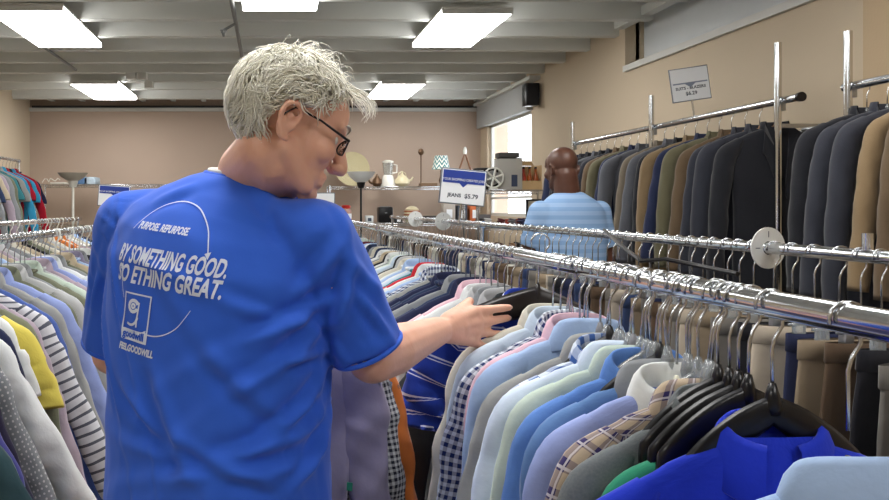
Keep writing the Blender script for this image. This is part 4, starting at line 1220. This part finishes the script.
for (s, e, w, q) in ((shR, elR, wrR, 1), (shL, elL, wrL, -1)):
    bm_chain(bm, [s, s.lerp(e, .5), e], [.056, .050, .043]); bm_chain(bm, [e, e.lerp(w, .25), e.lerp(w, .65), w], [.043, .046, .036, .029])
def make_hand(bm, wrist, tips, palm_pts, thumb, wr=.027):
    """palm: knuckle points; tips: per finger list of joints"""
    for kp in palm_pts:
        bm_capsule(bm, wrist, kp, wr * .86, .0125, 12)
    for a, b in zip(palm_pts, palm_pts[1:]): bm_capsule(bm, a, b, .0125, .0125, 10)
    mid = wrist.lerp(palm_pts[1], .55); mid2 = wrist.lerp(palm_pts[2], .6); bm_capsule(bm, mid, mid2, .019, .018, 12)
    for kp, js in zip(palm_pts, tips):
        n = len(js); bm_chain(bm, [kp] + js, [.0115, .0100, .0092, .0080][:n + 1], 10)
    bm_chain(bm, thumb, [.019, .0145, .0115, .0095], 10)
# right hand, seen from its back, fingers stretched along the hanger
kn = [P(475, 311, 1.675), P(478, 322, 1.672), P(476, 332, 1.665), P(471, 341, 1.655)]
tp = [[P(489, 309.5, 1.70), P(501, 308, 1.715), P(509, 307.5, 1.725)],
      [P(491, 321, 1.70), P(502, 319, 1.72), P(508, 318, 1.73)],
      [P(486, 333, 1.69), P(494, 334, 1.705), P(499, 333.5, 1.715)],
      [P(478, 344, 1.67), P(483, 346.5, 1.68), P(487, 347, 1.69)]]
th = [P(448, 321, 1.625), P(459, 312, 1.66), P(466, 305, 1.69), P(470, 301, 1.71)]
make_hand(bm, wrR, tp, kn, th)
# left hand closed round three hanger hooks, hidden behind the body in the photo's view
fwd = Vector((.9, .35, .1)).normalized(); upv = Vector((0, 0, 1)); side = fwd.cross(upv).normalized()
kl = [wrL + fwd * .085 + upv * .028, wrL + fwd * .088 + upv * .010, wrL + fwd * .086 - upv * .010, wrL + fwd * .080 - upv * .028]
tl_ = [[k_ + fwd * .03 + side * .012, k_ + fwd * .034 + side * .036, k_ + fwd * .014 + side * .044] for k_ in kl]
make_hand(bm, wrL, tl_, kl, [wrL + fwd * .02 + upv * .02, wrL + fwd * .045 + upv * .045, wrL + fwd * .07 + upv * .052 + side * .01, wrL + fwd * .09 + upv * .05 + side * .02])
# legs
hipR = Vector((TC.x, TC.y, .90)) + TR * .09; hipL = Vector((TC.x, TC.y, .90)) - TR * .09
ftR = Vector((hipR.x + .03, hipR.y - .02, .09)); ftL = Vector((hipL.x - .03, hipL.y + .06, .09))
for h_, f_ in ((hipR, ftR), (hipL, ftL)):
    bm_chain(bm, [h_, h_.lerp(f_, .5), f_], [.085, .055, .038]); bm_capsule(bm, f_ + Vector((0, 0, -.045)), f_ + TF * .13 + Vector((0, 0, -.055)), .033, .026)
body = remesh('body', bm, .0036, 6, SKIN)
def hollow_ears(o, Tf, M):
    c = get_co(o)
    for s in (-1, 1):
        for (p_, rad, amt) in (((s * .082, -.027, -.012), .012, .009), ((s * .084, -.020, .001), .008, .004)):
            q = np.array(Tf(p_)); dd = np.linalg.norm(c - q, axis=1); w_ = np.exp(-(dd / rad) ** 2 * 1.6)
            c = c - np.array((M @ Vector((s, 0, 0))).normalized())[None] * (w_ * amt)[:, None]
    set_co(o, c)
hollow_ears(body, HT, HM)
adopt(body)

# ---- T-shirt
SHIRTM = plain('royal_blue_cotton', (42, 96, 212), .85, bump=(320, .15, .001), var=.05, vscale=3)
SHIRTM.node_tree.nodes['Principled BSDF'].inputs['Sheen Weight'].default_value = .15
bm = bmesh.new()
bm_rings(bm, torso_rings([(1.562, .076, .066, .030, .058), (1.548, .098, .080, .022, .045), (1.522, .138, .094, .010, .030), (1.492, .176, .110, 0, .018), (1.455, .200, .126, 0, .008), (1.40, .214, .138, 0, 0), (1.30, .212, .146, 0, 0), (1.18, .206, .150, 0, 0), (1.06, .206, .158, 0, 0), (.98, .212, .162, 0, 0), (.86, .216, .164, 0, 0)], TC, YAW, .13))
bm_capsule(bm, shR + Vector((-.045, .02, .010)), shR, .060, .070, 20)
bm_capsule(bm, shR, shR.lerp(elR, .92), .070, .062, 24, flat1=True)
bm_capsule(bm, shL + Vector((.05, -.02, .01)), shL, .062, .070, 20)
bm_capsule(bm, shL, shL.lerp(elL, .92), .070, .064, 24, flat1=True)
shirt = remesh('t_shirt', bm, .0055, 7, SHIRTM, factor=.6)
co = get_co(shirt); no = get_no(shirt)
# cloth folds: ridge lines given in room coordinates
def ridge(co, no, a, b, amp, wd, val=.6):
    a = np.array(a); b = np.array(b); ab = b - a; L2_ = ab @ ab
    t = np.clip(((co - a) @ ab) / L2_, 0, 1)
    near_ = a + t[:, None] * ab; dv = co - near_; dd = np.linalg.norm(dv, axis=1)
    side_ = np.cross(ab / math.sqrt(L2_), no); sd = np.einsum('ij,ij->i', dv, side_)
    env = np.sin(np.clip(t, .02, .98) * PI) ** .6
    back = np.exp(-(np.einsum('ij,ij->i', dv, no) / .06) ** 2)
    return no * (amp * env * back * (np.exp(-(sd / wd) ** 2) - val * np.exp(-((sd - wd * 1.8) / wd) ** 2)))[:, None]
def dsurf(px, py):
    """depth of the shirt's back at a pixel"""
    o_ = Vector((0, 0, CAMH)); d_ = (P(px, py, 1) - o_).normalized()
    h_ = SB_.ray_cast(o_, d_)[0]
    return h_ if h_ is not None else P(px, py, 1.32)
SB_ = BVHTree.FromPolygons([tuple(v) for v in co], [tuple(p.vertices) for p in shirt.data.polygons])
folds = [((345, 300), (240, 345), .009, .013), ((338, 320), (225, 400), .008, .014), ((330, 345), (215, 300), .006, .013), ((322, 380), (250, 455), .009, .013),
         ((330, 405), (200, 470), .010, .012), ((318, 450), (150, 480), .010, .012), ((310, 470), (120, 440), .007, .012), ((345, 235), (300, 300), .006, .014),
         ((350, 260), (338, 330), .010, .012), ((118, 225), (124, 330), .005, .006), ((100, 260), (104, 420), .006, .009), ((230, 300), (330, 330), .005, .012),
         ((200, 340), (290, 430), .006, .016), ((150, 360), (190, 480), .006, .018), ((355, 290), (388, 335), .006, .010), ((340, 250), (382, 300), .005, .013),
         ((255, 180), (300, 235), .004, .016), ((150, 205), (200, 185), .003, .014), ((100, 270), (92, 315), .006, .010), ((280, 360), (322, 352), .007, .009), ((330, 430), (290, 490), .008, .012),
         ((170, 430), (290, 492), .007, .013), ((120, 380), (170, 450), .006, .012)]
dsp = np.zeros_like(co)
for (a, b, amp, wd) in folds:
    dsp += ridge(co, no, dsurf(*a), dsurf(*b), amp * 1.5, wd * .85, .8)
for i in range(0):
    pass
nzv = np.array([noise.noise(Vector((v[0] * 9, v[1] * 9, v[2] * 6))) + .5 * noise.noise(Vector((v[0] * 22, v[1] * 22, v[2] * 14))) for v in co])
dsp += no * (nzv * .0035)[:, None]
set_co(shirt, co + dsp)
SB_ = BVHTree.FromPolygons([tuple(v) for v in get_co(shirt)], [tuple(p.vertices) for p in shirt.data.polygons])
# neckband and sleeve hems following the cloth
def hem(name, c, axis, r, tube_r, sx=1.0):
    u, w = frame(Vector(axis)); bm = bmesh.new()
    bm_tube(bm, [Vector(c) + (u * math.cos(2 * PI * k / 32) * sx + w * math.sin(2 * PI * k / 32)) * r for k in range(32)], tube_r, 8, closed=True)
    o = bm_obj(name, bm, SHIRTM, None, True); return o
nb = Vector((TC.x, TC.y, 1.556)) + TR * .030 + TF * .058
bm = bmesh.new(); nbp = []
for k in range(40):
    a = 2 * PI * k / 40
    nbp.append(nb + TR * (.080 * math.cos(a)) + TF * (.070 * math.sin(a)) + Vector((0, 0, -.006 - .018 * max(0, math.sin(a)) - .012 * math.cos(a))))
bm_tube(bm, nbp, .0065, 8, closed=True)
nbo = bm_obj('neckband', bm, SHIRTM, None, True)
bm = bmesh.new(); bm_tube(bm, [nb + (v_ - nb) * .91 + Vector((0, 0, .007)) for v_ in nbp], .0045, 8, closed=True)
adopt(bm_obj('undershirt_edge', bm, WHITEP, None, True))['label'] = 'white undershirt edge'
hems = [nbo, hem('sleeve_hem', shR.lerp(elR, .92), elR - shR, .060, .0045), hem('sleeve_hem', shL.lerp(elL, .92), elL - shL, .062, .0045)]
# writing on the back: laid on the cloth
PRINT = plain('white_shirt_print', (214, 224, 244), .7)
org = dsurf(165, 272)
ta = R(-5.5)
PU = (TR * math.cos(ta) + Vector((0, 0, 1)) * math.sin(ta)).normalized(); PV = (Vector((0, 0, 1)) * math.cos(ta) - TR * math.sin(ta)).normalized()
def lay(me, ox, oy, name):
    bm = bmesh.new(); bm.from_mesh(me)
    bmesh.ops.triangulate(bm, faces=bm.faces[:])
    for _ in range(4):
        lg = [e for e in bm.edges if e.calc_length() > .007]
        if not lg: break
        bmesh.ops.subdivide_edges(bm, edges=lg, cuts=1); bmesh.ops.triangulate(bm, faces=bm.faces[:])
    for v in bm.verts:
        p = org + PU * (v.co.x + ox) + PV * (v.co.y + oy) - TF * .4
        hit = SB_.ray_cast(p, TF)
        v.co = (hit[0] - TF * .0016 + hit[1] * .0006) if hit[0] is not None else p + TF * .4
    bm.to_mesh(me); bm.free()
    me.materials.clear(); me.materials.append(PRINT)
    o = bpy.data.objects.new(name, me); COL.objects.link(o); return o
def width_text(s, size, wd, bold, shear=.18):
    me = text_mesh(s, size, bold, shear, 1.0, 'LEFT'); xs = [v.co.x for v in me.vertices]; x0, x1 = min(xs), max(xs)
    for v in me.vertices: v.co.x = (v.co.x - x0) * wd / (x1 - x0)
    return me
sc = 1 / 455.0
prints = []
prints.append(lay(width_text('PURPOSE. REPURPOSE.', .0165, .112, .0006), -.092, .060, 'shirt_writing'))
prints.append(lay(width_text('BY SOMETHING GOOD.', .039, .226, .0012), -.120, .004, 'shirt_writing'))
prints.append(lay(width_text('SO ETHING GREAT.', .039, .222, .0012), -.116, -.028, 'shirt_writing'))
prints.append(lay(width_text('FEELGOODWILL', .0155, .084, .0008), -.090, -.140, 'shirt_writing'))
def arc_mesh(a0, a1, r, wd, head=None):
    bm = bmesh.new(); n = 40; pr = None
    for k in range(n + 1):
        a = R(a0 + (a1 - a0) * k / n); t = wd * (.5 + .5 * (k / n))
        q = (bm.verts.new(((r - t) * math.cos(a), (r - t) * math.sin(a), 0)), bm.verts.new(((r + t) * math.cos(a), (r + t) * math.sin(a), 0)))
        if pr: bm.faces.new((pr[0], pr[1], q[1], q[0]))
        pr = q
    a = R(a1); sg = 1 if a1 > a0 else -1; c_ = Vector((r * math.cos(a), r * math.sin(a), 0)); tg = Vector((-math.sin(a), math.cos(a), 0)) * sg; rd = Vector((math.cos(a), math.sin(a), 0))
    bm.faces.new([bm.verts.new(c_ + rd * .006), bm.verts.new(c_ - rd * .006), bm.verts.new(c_ + tg * .011)])
    me = bpy.data.meshes.new('arc'); bmesh.ops.scale(bm, vec=(.88, 1, 1), verts=bm.verts[:]); bm.to_mesh(me); bm.free(); return me
prints.append(lay(arc_mesh(150, 18, .106, .0011), -.022, .005, 'arrow_arc'))
prints.append(lay(arc_mesh(-28, -95, .100, .0011), -.020, -.006, 'arrow_arc'))
prints.append(lay(arc_mesh(-150, -178, .100, .0011), -.014, -.006, 'arrow_arc'))
# emblem: framed square with a half face and a solid strip carrying the word
bm = bmesh.new()
def quad(x0, x1, y0, y1): bm.faces.new([bm.verts.new(p) for p in ((x0, y0, 0), (x1, y0, 0), (x1, y1, 0), (x0, y1, 0))])
ew, eh = .060, .085; t_ = .0028
quad(0, ew, eh - t_, eh); quad(0, ew, 0, .020); quad(0, t_, 0.020, eh - t_); quad(ew - t_, ew, .020, eh - t_)
quad(.034, .037, .026, .070)
def arcq(cx, cy, r, a0, a1, t):
    pr = None
    for k in range(15):
        a = R(a0 + (a1 - a0) * k / 14); q = (bm.verts.new((cx + (r - t) * math.cos(a), cy + (r - t) * math.sin(a), 0)), bm.verts.new((cx + (r + t) * math.cos(a), cy + (r + t) * math.sin(a), 0)))
        if pr: bm.faces.new((pr[0], pr[1], q[1], q[0]))
        pr = q
arcq(.024, .062, .010, 20, 340, .0030); arcq(.020, .044, .016, -120, 0, .0022); arcq(.024, .062, .0035, 0, 359, .002)
me = bpy.data.meshes.new('emblem'); bm.to_mesh(me); bm.free()
for v in me.vertices: v.co.y *= .92; v.co.x *= 1.05
prints.append(lay(me, -.086, -.122, 'emblem'))
me = width_text('goodwill', .017, .052, .0006, 0); o = lay(me, -.081, -.117, 'emblem_word'); o.data.materials.clear(); o.data.materials.append(SHIRTM)
vn = get_co(o); set_co(o, vn - np.array(TF) * .0012); prints.append(o)
adopt(shirt)
for o in prints + hems: adopt(o, man); o.parent = shirt
# ---- trousers, shoes
JEANM = plain('dark_jeans', (44, 50, 70), .85, bump=(200, .3, .001))
bm = bmesh.new()
bm_rings(bm, torso_rings([(1.0, .178, .125, 0, 0), (.94, .185, .13, 0, 0), (.84, .185, .135, 0, 0), (.78, .18, .12, 0, 0)], TC, YAW))
for h_, f_ in ((hipR, ftR), (hipL, ftL)): bm_capsule(bm, h_ + Vector((0, 0, -.05)), h_.lerp(f_, .55), .098, .082); bm_capsule(bm, h_.lerp(f_, .55), f_ + Vector((0, 0, -.015)), .082, .07, flat1=True)
adopt(remesh('jeans', bm, .009, 5, JEANM))
for f_ in (ftR, ftL):
    bm = bmesh.new(); b0 = Vector((f_.x, f_.y, .045))
    bm_capsule(bm, b0 - TF * .045, b0 + TF * .14, .043, .042); bm_capsule(bm, b0 + Vector((0, 0, .01)), b0 + Vector((0, 0, .05)), .045, .045)
    adopt(remesh('shoe', bm, .008, 3, BLACKP))
# ---- eyes and glasses
EYEW = plain('eye_white', (230, 226, 220), .15); IRIS = plain('iris', (70, 84, 92), .2)
for s in (-1, 1):
    bm = bmesh.new(); bm_ell(bm, HT((s * .030, .073, -.002)), (.012, .012, .012), HM)
    adopt(bm_obj('eye', bm, EYEW, None, True))
GM = plain('dark_metal_frame', (46, 42, 44), .3, .7)
bm = bmesh.new()
for s in (-1, 1):
    bm_tube(bm, [HT((s * .083, -.020, .006)), HT((s * .086, -.034, -.012)), HT((s * .084, -.038, -.030))], .0016, 6)
    bm_tube(bm, [HT((s * .083, -.020, .006)), HT((s * .080, .03, .006)), HT((s * .066, .094, .0))], [.0016, .0018, .0024], 6)
    bm_tube(bm, [HT((s * (.038) + .024 * math.cos(2 * PI * k / 24), .100 - .006 * abs(math.cos(2 * PI * k / 24)), -.006 + .0145 * math.sin(2 * PI * k / 24))) for k in range(24)], .0016, 6, closed=True)
bm_tube(bm, [HT((-.015, .100, -.002)), HT((0, .105, .002)), HT((.015, .100, -.002))], .0016, 6)
gg = adopt(bm_obj('glasses', bm, GM, None, True))
for s in (-1, 1):
    bm = bmesh.new(); vs = [bm.verts.new(HT((s * .038 + .0225 * math.cos(2 * PI * k / 24), .0995 - .006 * abs(math.cos(2 * PI * k / 24)), -.006 + .013 * math.sin(2 * PI * k / 24)))) for k in range(24)]
    bm.faces.new(vs); r = bmesh.ops.extrude_face_region(bm, geom=bm.faces[:]); bmesh.ops.translate(bm, verts=[v for v in r['geom'] if isinstance(v, bmesh.types.BMVert)], vec=HM @ Vector((0, .0012, 0)))
    l_ = adopt(bm_obj('lens', bm, plain('lens_glass', (235, 240, 245), .03, trans=1.0), None)); l_.parent = gg
# ---- hair
HAIRM, nt, b = new_mat('white_hair'); b.inputs['Subsurface Weight'].default_value = .5; b.inputs['Subsurface Radius'].default_value = (.01, .01, .01); b.inputs['Subsurface Scale'].default_value = 1.0; b.inputs['Roughness'].default_value = .5; b.inputs['Specular IOR Level'].default_value = .4
tcn = nt.nodes.new('ShaderNodeTexCoord'); nz = nt.nodes.new('ShaderNodeTexNoise'); nz.inputs['Scale'].default_value = 60; nz.inputs['Detail'].default_value = 4
nt.links.new(tcn.outputs['Object'], nz.inputs['Vector']); nt.links.new(mix_col(nt, nz.outputs['Fac'], lin((226, 220, 192)), lin((255, 254, 244))), b.inputs['Base Color'])
def hairline(p):
    """how far inside the hair a scalp direction lies (head coordinates)"""
    x, y, z = p
    ax = abs(x)
    low = -.072 if y < -.070 else (-.072 + (y + .070) / .035 * .088 if y < -.035 else (.016 + max(0, y) * .7 if y < .022 else .034 + (y - .022) * 1.15))   # nape, above the ear, temple
    low = low + max(0, .045 - ax) * (.9 if y > .03 else 0)
    return z - low
rr = random.Random(8)
bm = bmesh.new()
bmesh.ops.create_icosphere(bm, subdivisions=5, radius=1)
bad = []
for v in bm.verts:
    u = v.co.copy(); p = Vector((u.x * .078, -.014 + u.y * .093, .028 + u.z * .083))
    k_ = hairline(p)
    if k_ < -.004: bad.append(v)
    t = max(0, min(1, k_ / .03))
    nv = noise.noise(Vector(p) * 28) * .006 + noise.noise(Vector(p) * 60) * .003
    v.co = Vector((0, -.018, .028)) + (p - Vector((0, -.018, .028))) * (1 + t * .05) + u * (nv * t + .001)
bmesh.ops.delete(bm, geom=bad, context='VERTS')
r = bmesh.ops.extrude_face_region(bm, geom=bm.faces[:])
for g_ in r['geom']:
    if isinstance(g_, bmesh.types.BMVert): g_.co = Vector((0, -.018, .028)) + (g_.co - Vector((0, -.018, .028))) * .93
cnt = 0
while cnt < 3600:
    u = Vector((rr.gauss(0, 1), rr.gauss(0, 1), rr.gauss(0, 1))).normalized()
    p = Vector((u.x * .079, -.014 + u.y * .094, .028 + u.z * .084))
    k_ = hairline(p)
    if k_ < 0: continue
    if p.y > .045 and rr.random() < .55: continue
    cnt += 1
    # flow: away from a crown at the back top, down the sides, forward over the forehead
    crown = Vector((0, -.07, .115)); fl = (p - crown)
    if fl.length < .01: fl = Vector((rr.uniform(-1, 1), rr.uniform(-1, 1), 0))
    fl.normalize(); fl = fl - u * fl.dot(u) + Vector((rr.uniform(-.35, .35), rr.uniform(-.35, .35), rr.uniform(-.3, .3)))
    if p.y < -.03: fl += Vector((0, -.1, -.5))
    if p.y > .01: fl += Vector((.1, .35, -.05))
    if abs(p.x) > .055 and p.z < .08: fl += Vector((0, -.75, .15))
    w1 = Vector((noise.noise(p * 22), noise.noise(p * 22 + Vector((9, 3, 1))), noise.noise(p * 22 + Vector((2, 7, 5)))))
    fl += w1 * 1.6; fl -= u * fl.dot(u)
    fl.normalize(); side_ = u.cross(fl)
    L = rr.uniform(.028, .062) * (.6 if k_ < .025 else 1)
    lift = rr.uniform(.003, .013) * (.5 if k_ < .02 else 1)
    amp = rr.uniform(.004, .008); phs = 6 * noise.noise(p * 14 + Vector((4, 4, 4))) + rr.uniform(-.4, .4); n = 7; pts = []
    curl = rr.uniform(-.3, .5)
    for i in range(n):
        t = i / (n - 1)
        q = p + fl * (L * t) + u * (.005 + lift * math.sin(t * PI * .75) + .004 * t) + side_ * (amp * math.sin(phs + t * 5.0) * (t + .2))
        # keep the lock on the head
        c0 = Vector((0, -.018, .028)); dq = q - c0; e = math.sqrt((dq.x / .084) ** 2 + (dq.y / .101) ** 2 + (dq.z / .092) ** 2)
        if e < 1: q = c0 + dq / e
        if e > 1.06 and t > .3: q = c0 + dq * (1 + (1.06 - 1 + lift * 5 + .03) * 1) / max(e, 1e-6) * (.6) + dq * .4
        pts.append(HT(q))
    r0 = rr.uniform(.0007, .0018)
    bm2pts = pts
    u0 = None
    bm_tube(bm, pts, [r0 * .8, r0, r0 * 1.1, r0, r0 * .85, r0 * .6, .0002], 4, cap=False) if False else None
    locks = globals().setdefault('LOCKS', []); locks.append((pts, r0))
# base cap is in head coordinates: bring it to the room, then add the locks
for v in bm.verts: v.co = HT(v.co)
for pts, r0 in LOCKS: bm_tube(bm, pts, [r0 * .8, r0, r0 * 1.1, r0, r0 * .85, r0 * .6, .0002], 4, cap=False)
# long loose locks: over the forehead and brow, flyaways on top, curls at the nape
for (a, b_, c_, d_, r0) in [((.03, .05, .095), (.05, .10, .10), (.055, .13, .09), (.05, .135, .065), .0011), ((.0, .06, .10), (.01, .115, .105), (.02, .145, .085), (.03, .13, .055), .0012), ((.045, .03, .085), (.065, .06, .085), (.07, .085, .07), (.055, .10, .065), .0013),
                            ((-.02, .05, .10), (-.01, .11, .115), (.0, .145, .10), (.0, .15, .07), .0011), ((.06, .01, .075), (.075, .04, .07), (.08, .055, .055), (.075, .06, .045), .0013), ((.02, .07, .085), (.03, .10, .085), (.04, .115, .07), (.045, .12, .06), .001)]:
    for j in range(9):
        jit = lambda p_: HT(Vector(p_) * .93 + Vector((0, -.004, .010)) + Vector((rr.uniform(-.012, .012), rr.uniform(-.008, .008), rr.uniform(-.010, .008))))
        P4 = [jit(a), jit(b_), jit(c_), jit(d_)]; pts = []
        for i in range(9):
            t = i / 8; pts.append(P4[0] * (1 - t) ** 3 + P4[1] * 3 * t * (1 - t) ** 2 + P4[2] * 3 * t * t * (1 - t) + P4[3] * t ** 3)
        bm_tube(bm, pts, [r0 * .7] * 6 + [r0 * .5, r0 * .3, .0002], 4, cap=False)
for j in range(70):
    x_, y0_ = rr.uniform(-.05, .05), rr.uniform(-.08, .05); z_ = .12
    p0 = Vector((x_, y0_, .028 + .098 * math.sqrt(max(.1, 1 - (x_ / .08) ** 2 - ((y0_ + .018) / .1) ** 2))))
    dx = Vector((rr.uniform(-.03, .03), rr.uniform(.0, .05), rr.uniform(.008, .022))); pts = [HT(p0 + dx * t + Vector((0, 0, .018 * math.sin(t * PI)))) for t in (0, .25, .5, .75, 1.0)]
    bm_tube(bm, pts, [.0007, .0006, .0005, .0004, .0002], 3, cap=False)
me = bpy.data.meshes.new('hair'); bm.to_mesh(me); bm.free()
for p_ in me.polygons: p_.use_smooth = True
me.materials.append(HAIRM); hair = bpy.data.objects.new('hair', me); COL.objects.link(hair); adopt(hair)
# eyebrows
for s in (-1, 1):
    bm = bmesh.new()
    for j in range(26):
        t = j / 25; p0 = Vector((s * (.014 + .034 * t), .099 - .017 * t * t, .022 + .006 * math.sin(t * 2.6)))
        bm_tube(bm, [HT(p0), HT(p0 + Vector((s * .005, .002, .003))), HT(p0 + Vector((s * .010, .001, .001)))], [.0012, .001, .0004], 3)
    adopt(bm_obj('eyebrow', bm, HAIRM, None, True))
# finger nails
NAIL = plain('nail', (232, 190, 176), .3)
for js in tp:
    e_ = js[-1]; d_ = (js[-1] - js[-2]).normalized()
    bm = bmesh.new(); bm_ell(bm, e_ + d_ * .002 + Vector((-.001, -.0068, .001)), (.0055, .0016, .0046), None, 2)
    adopt(bm_obj('nail', bm, NAIL, None, True))

# shirts the man holds in his left hand
held = [('lavender', (.040, 1.70), 'greyish lavender shirt with a small green logo beside the man, below his forearm', 'long', .145, .10), ('black check', (.070, 1.74), 'black and white fine-check shirt between the lavender and the orange one', 'long', .140, .18), ('orange', (.092, 1.78), 'orange shirt below the forearm, beside the striped polo', 'long', .145, .20)]
for i, (cl, (x, y), lab, sl, w, fl) in enumerate(held):
    g = make_garment('shirt', fb(cl), seed=500 + i, sleeve=sl, w=w, flare=fl, d=.018, detail=1.2, slope=.45, fold=1.2)
    g.location = (x, y, 1.232 - .012 * i); g.rotation_euler = (0, R(4), R(-6)); tag(g, lab, 'shirt', 'shirts held below the forearm')
    if cl == 'lavender':
        bx = box('green_logo', (.150, -.034, -.30), (.012, .002, .017), plain('green_logo', (28, 120, 96), .6), g)
    put_hanger('clear', x, y, 1.232 + DROP - .012 * i, 'clear hanger inside the ' + {'lavender': 'greyish lavender shirt with the green logo', 'black check': 'black and white fine-check shirt', 'orange': 'orange shirt below the forearm'}[cl], 'hangers of the held shirts', -6, 4)

# ---------------------------------------------------------------- the bald man
D2 = 4.45
BC = Vector((at(570, D2), D2))
p2 = empty('person', (BC.x, BC.y, 0), 0, 'bald person in a light blue T-shirt seen from behind, near the suit rack', 'person')
MI2 = Matrix.Translation(-Vector((BC.x, BC.y, 0)))
YW2 = -14
HM2, HC2 = head_matrix(P(561, 167.5, D2 + .03), -16, 10, 0)
def H2(p): return HC2 + HM2 @ Vector(p)
zs2 = CAMH + (VY - 192) / F * D2
a2 = R(YW2); r2v = Vector((math.cos(a2), -math.sin(a2), 0)); f2v = Vector((math.sin(a2), math.cos(a2), 0)); B3 = Vector((BC.x, BC.y, 0))
s2R = B3 + r2v * .185 + Vector((0, 0, zs2 - .115)); s2L = B3 - r2v * .185 + Vector((0, 0, zs2 - .115))
e2R = s2R + r2v * .055 + f2v * .0 + Vector((0, 0, -.27)); e2L = s2L - r2v * .05 + f2v * .06 + Vector((0, 0, -.26))
w2R = e2R + f2v * .22 + Vector((0, 0, -.10)); w2L = e2L + f2v * .22 + r2v * .06 + Vector((0, 0, -.08))
bm = bmesh.new(); add_head(bm, HM2, HC2, True)
bm_chain(bm, [B3 + f2v * .02 + Vector((0, 0, zs2 - .06)), H2((0, -.03, -.05))], [.075, .064], 18)
bm_rings(bm, torso_rings([(zs2 - .02, .08, .06, 0, .01), (zs2 - .10, .16, .09, 0, 0), (zs2 - .3, .165, .10, 0, 0), (.95, .15, .10, 0, 0), (.86, .15, .1, 0, 0)], BC, YW2))
for (s, e, w, rt) in ((s2R, e2R, w2R, 1), (s2L, e2L, w2L, -1)):
    bm_chain(bm, [s, s.lerp(e, .5), e], [.055, .05, .042]); bm_chain(bm, [e, e.lerp(w, .3), w], [.042, .043, .028])
    fw = (w - e).normalized(); kk = [w + fw * .085 + r2v * o_ for o_ in (-.028, -.01, .01, .027)]
    make_hand(bm, w, [[k_ + fw * .032 + Vector((0, 0, -.008)), k_ + fw * .055 + Vector((0, 0, -.02)), k_ + fw * .062 + Vector((0, 0, -.038))] for k_ in kk], kk, [w + fw * .02 - r2v * .018 * rt, w + fw * .045 - r2v * .04 * rt, w + fw * .07 - r2v * .05 * rt + Vector((0, 0, -.01)), w + fw * .09 - r2v * .052 * rt + Vector((0, 0, -.02))])
h2 = [B3 + r2v * .09 + Vector((0, 0, .88)), B3 - r2v * .09 + Vector((0, 0, .88))]
f2 = [B3 + r2v * .11 + Vector((0, 0, .09)), B3 - r2v * .11 + Vector((0, 0, .09))]
for h_, f_ in zip(h2, f2): bm_chain(bm, [h_, h_.lerp(f_, .5), f_], [.08, .055, .038])
adopt(remesh('body', bm, .0055, 3, SKIND), p2, MI2)
LB = fabric('light_blue_stripe_knit', (150, 182, 222), 'solid')
m, nt, b = new_mat('light_blue_striped_jersey'); b.inputs['Roughness'].default_value = .85
tcn = nt.nodes.new('ShaderNodeTexCoord'); sp = nt.nodes.new('ShaderNodeSeparateXYZ'); nt.links.new(tcn.outputs['Object'], sp.inputs[0])
nt.links.new(mix_col(nt, math_node(nt, 'LESS_THAN', math_node(nt, 'FRACT', math_node(nt, 'MULTIPLY', sp.outputs[2], 22)), .5), lin((136, 172, 216)), lin((158, 188, 226))), b.inputs['Base Color'])
bm = bmesh.new()
bm_rings(bm, torso_rings([(zs2 + .0, .07, .065, 0, .012), (zs2 - .02, .105, .08, 0, .01), (zs2 - .05, .150, .10, 0, 0), (zs2 - .10, .195, .12, 0, 0), (zs2 - .2, .215, .13, 0, 0), (zs2 - .35, .21, .135, 0, 0), (zs2 - .5, .205, .14, 0, 0), (.92, .205, .145, 0, 0)], BC, YW2))
for (s, e) in ((s2R, e2R), (s2L, e2L)): bm_capsule(bm, s, s.lerp(e, .72), .068, .064, 20, flat1=True)
sh2 = remesh('t_shirt', bm, .009, 6, m)
co = get_co(sh2); no = get_no(sh2)
nzv = np.array([noise.noise(Vector((v[0] * 8, v[1] * 8, v[2] * 11))) for v in co]); set_co(sh2, co + no * (nzv * .004)[:, None])
adopt(sh2, p2, MI2)
bm = bmesh.new(); bm_rings(bm, torso_rings([(1.0, .17, .12, 0, 0), (.85, .175, .125, 0, 0), (.79, .17, .11, 0, 0)], BC, YW2))
for h_, f_ in zip(h2, f2): bm_capsule(bm, h_ + Vector((0, 0, -.05)), h_.lerp(f_, .95), .095, .068, flat1=True)
adopt(remesh('jeans', bm, .011, 4, JEANM), p2, MI2)
for f_ in f2:
    bm = bmesh.new(); b0 = Vector((f_.x, f_.y, .045)); bm_capsule(bm, b0 - f2v * .04, b0 + f2v * .14, .043, .042); bm_capsule(bm, b0, b0 + Vector((0, 0, .05)), .045, .045)
    adopt(remesh('shoe', bm, .009, 3, BLACKP), p2, MI2)
for s in (-1, 1):
    bm = bmesh.new(); bm_ell(bm, H2((s * .030, .080, -.002)), (.0125, .0125, .0125), HM2); adopt(bm_obj('eye', bm, EYEW, None, True), p2, MI2)

# ================================================================== CAMERA, SKY, VIEW
cam = bpy.data.cameras.new('camera'); co_ = bpy.data.objects.new('camera', cam); COL.objects.link(co_)
co_.location = (0, 0, CAMH); co_.rotation_euler = (R(90), 0, 0)
cam.sensor_width = 36; cam.lens = 36 * F / 889
cam.shift_x = (444.5 - VX) / 889; cam.shift_y = -(250 - VY) / 889
cam.clip_start = .05
SC.camera = co_
w = bpy.data.worlds.new('daylight'); SC.world = w; w.use_nodes = True
w.node_tree.nodes['Background'].inputs[0].default_value = (.93, .96, 1, 1); w.node_tree.nodes['Background'].inputs[1].default_value = 4.0
SC.view_settings.view_transform = 'Standard'; SC.view_settings.look = 'None'; SC.view_settings.gamma = 1; SC.view_settings.exposure = 0.5
try: SC.view_settings.use_curve_mapping = False
except Exception: pass
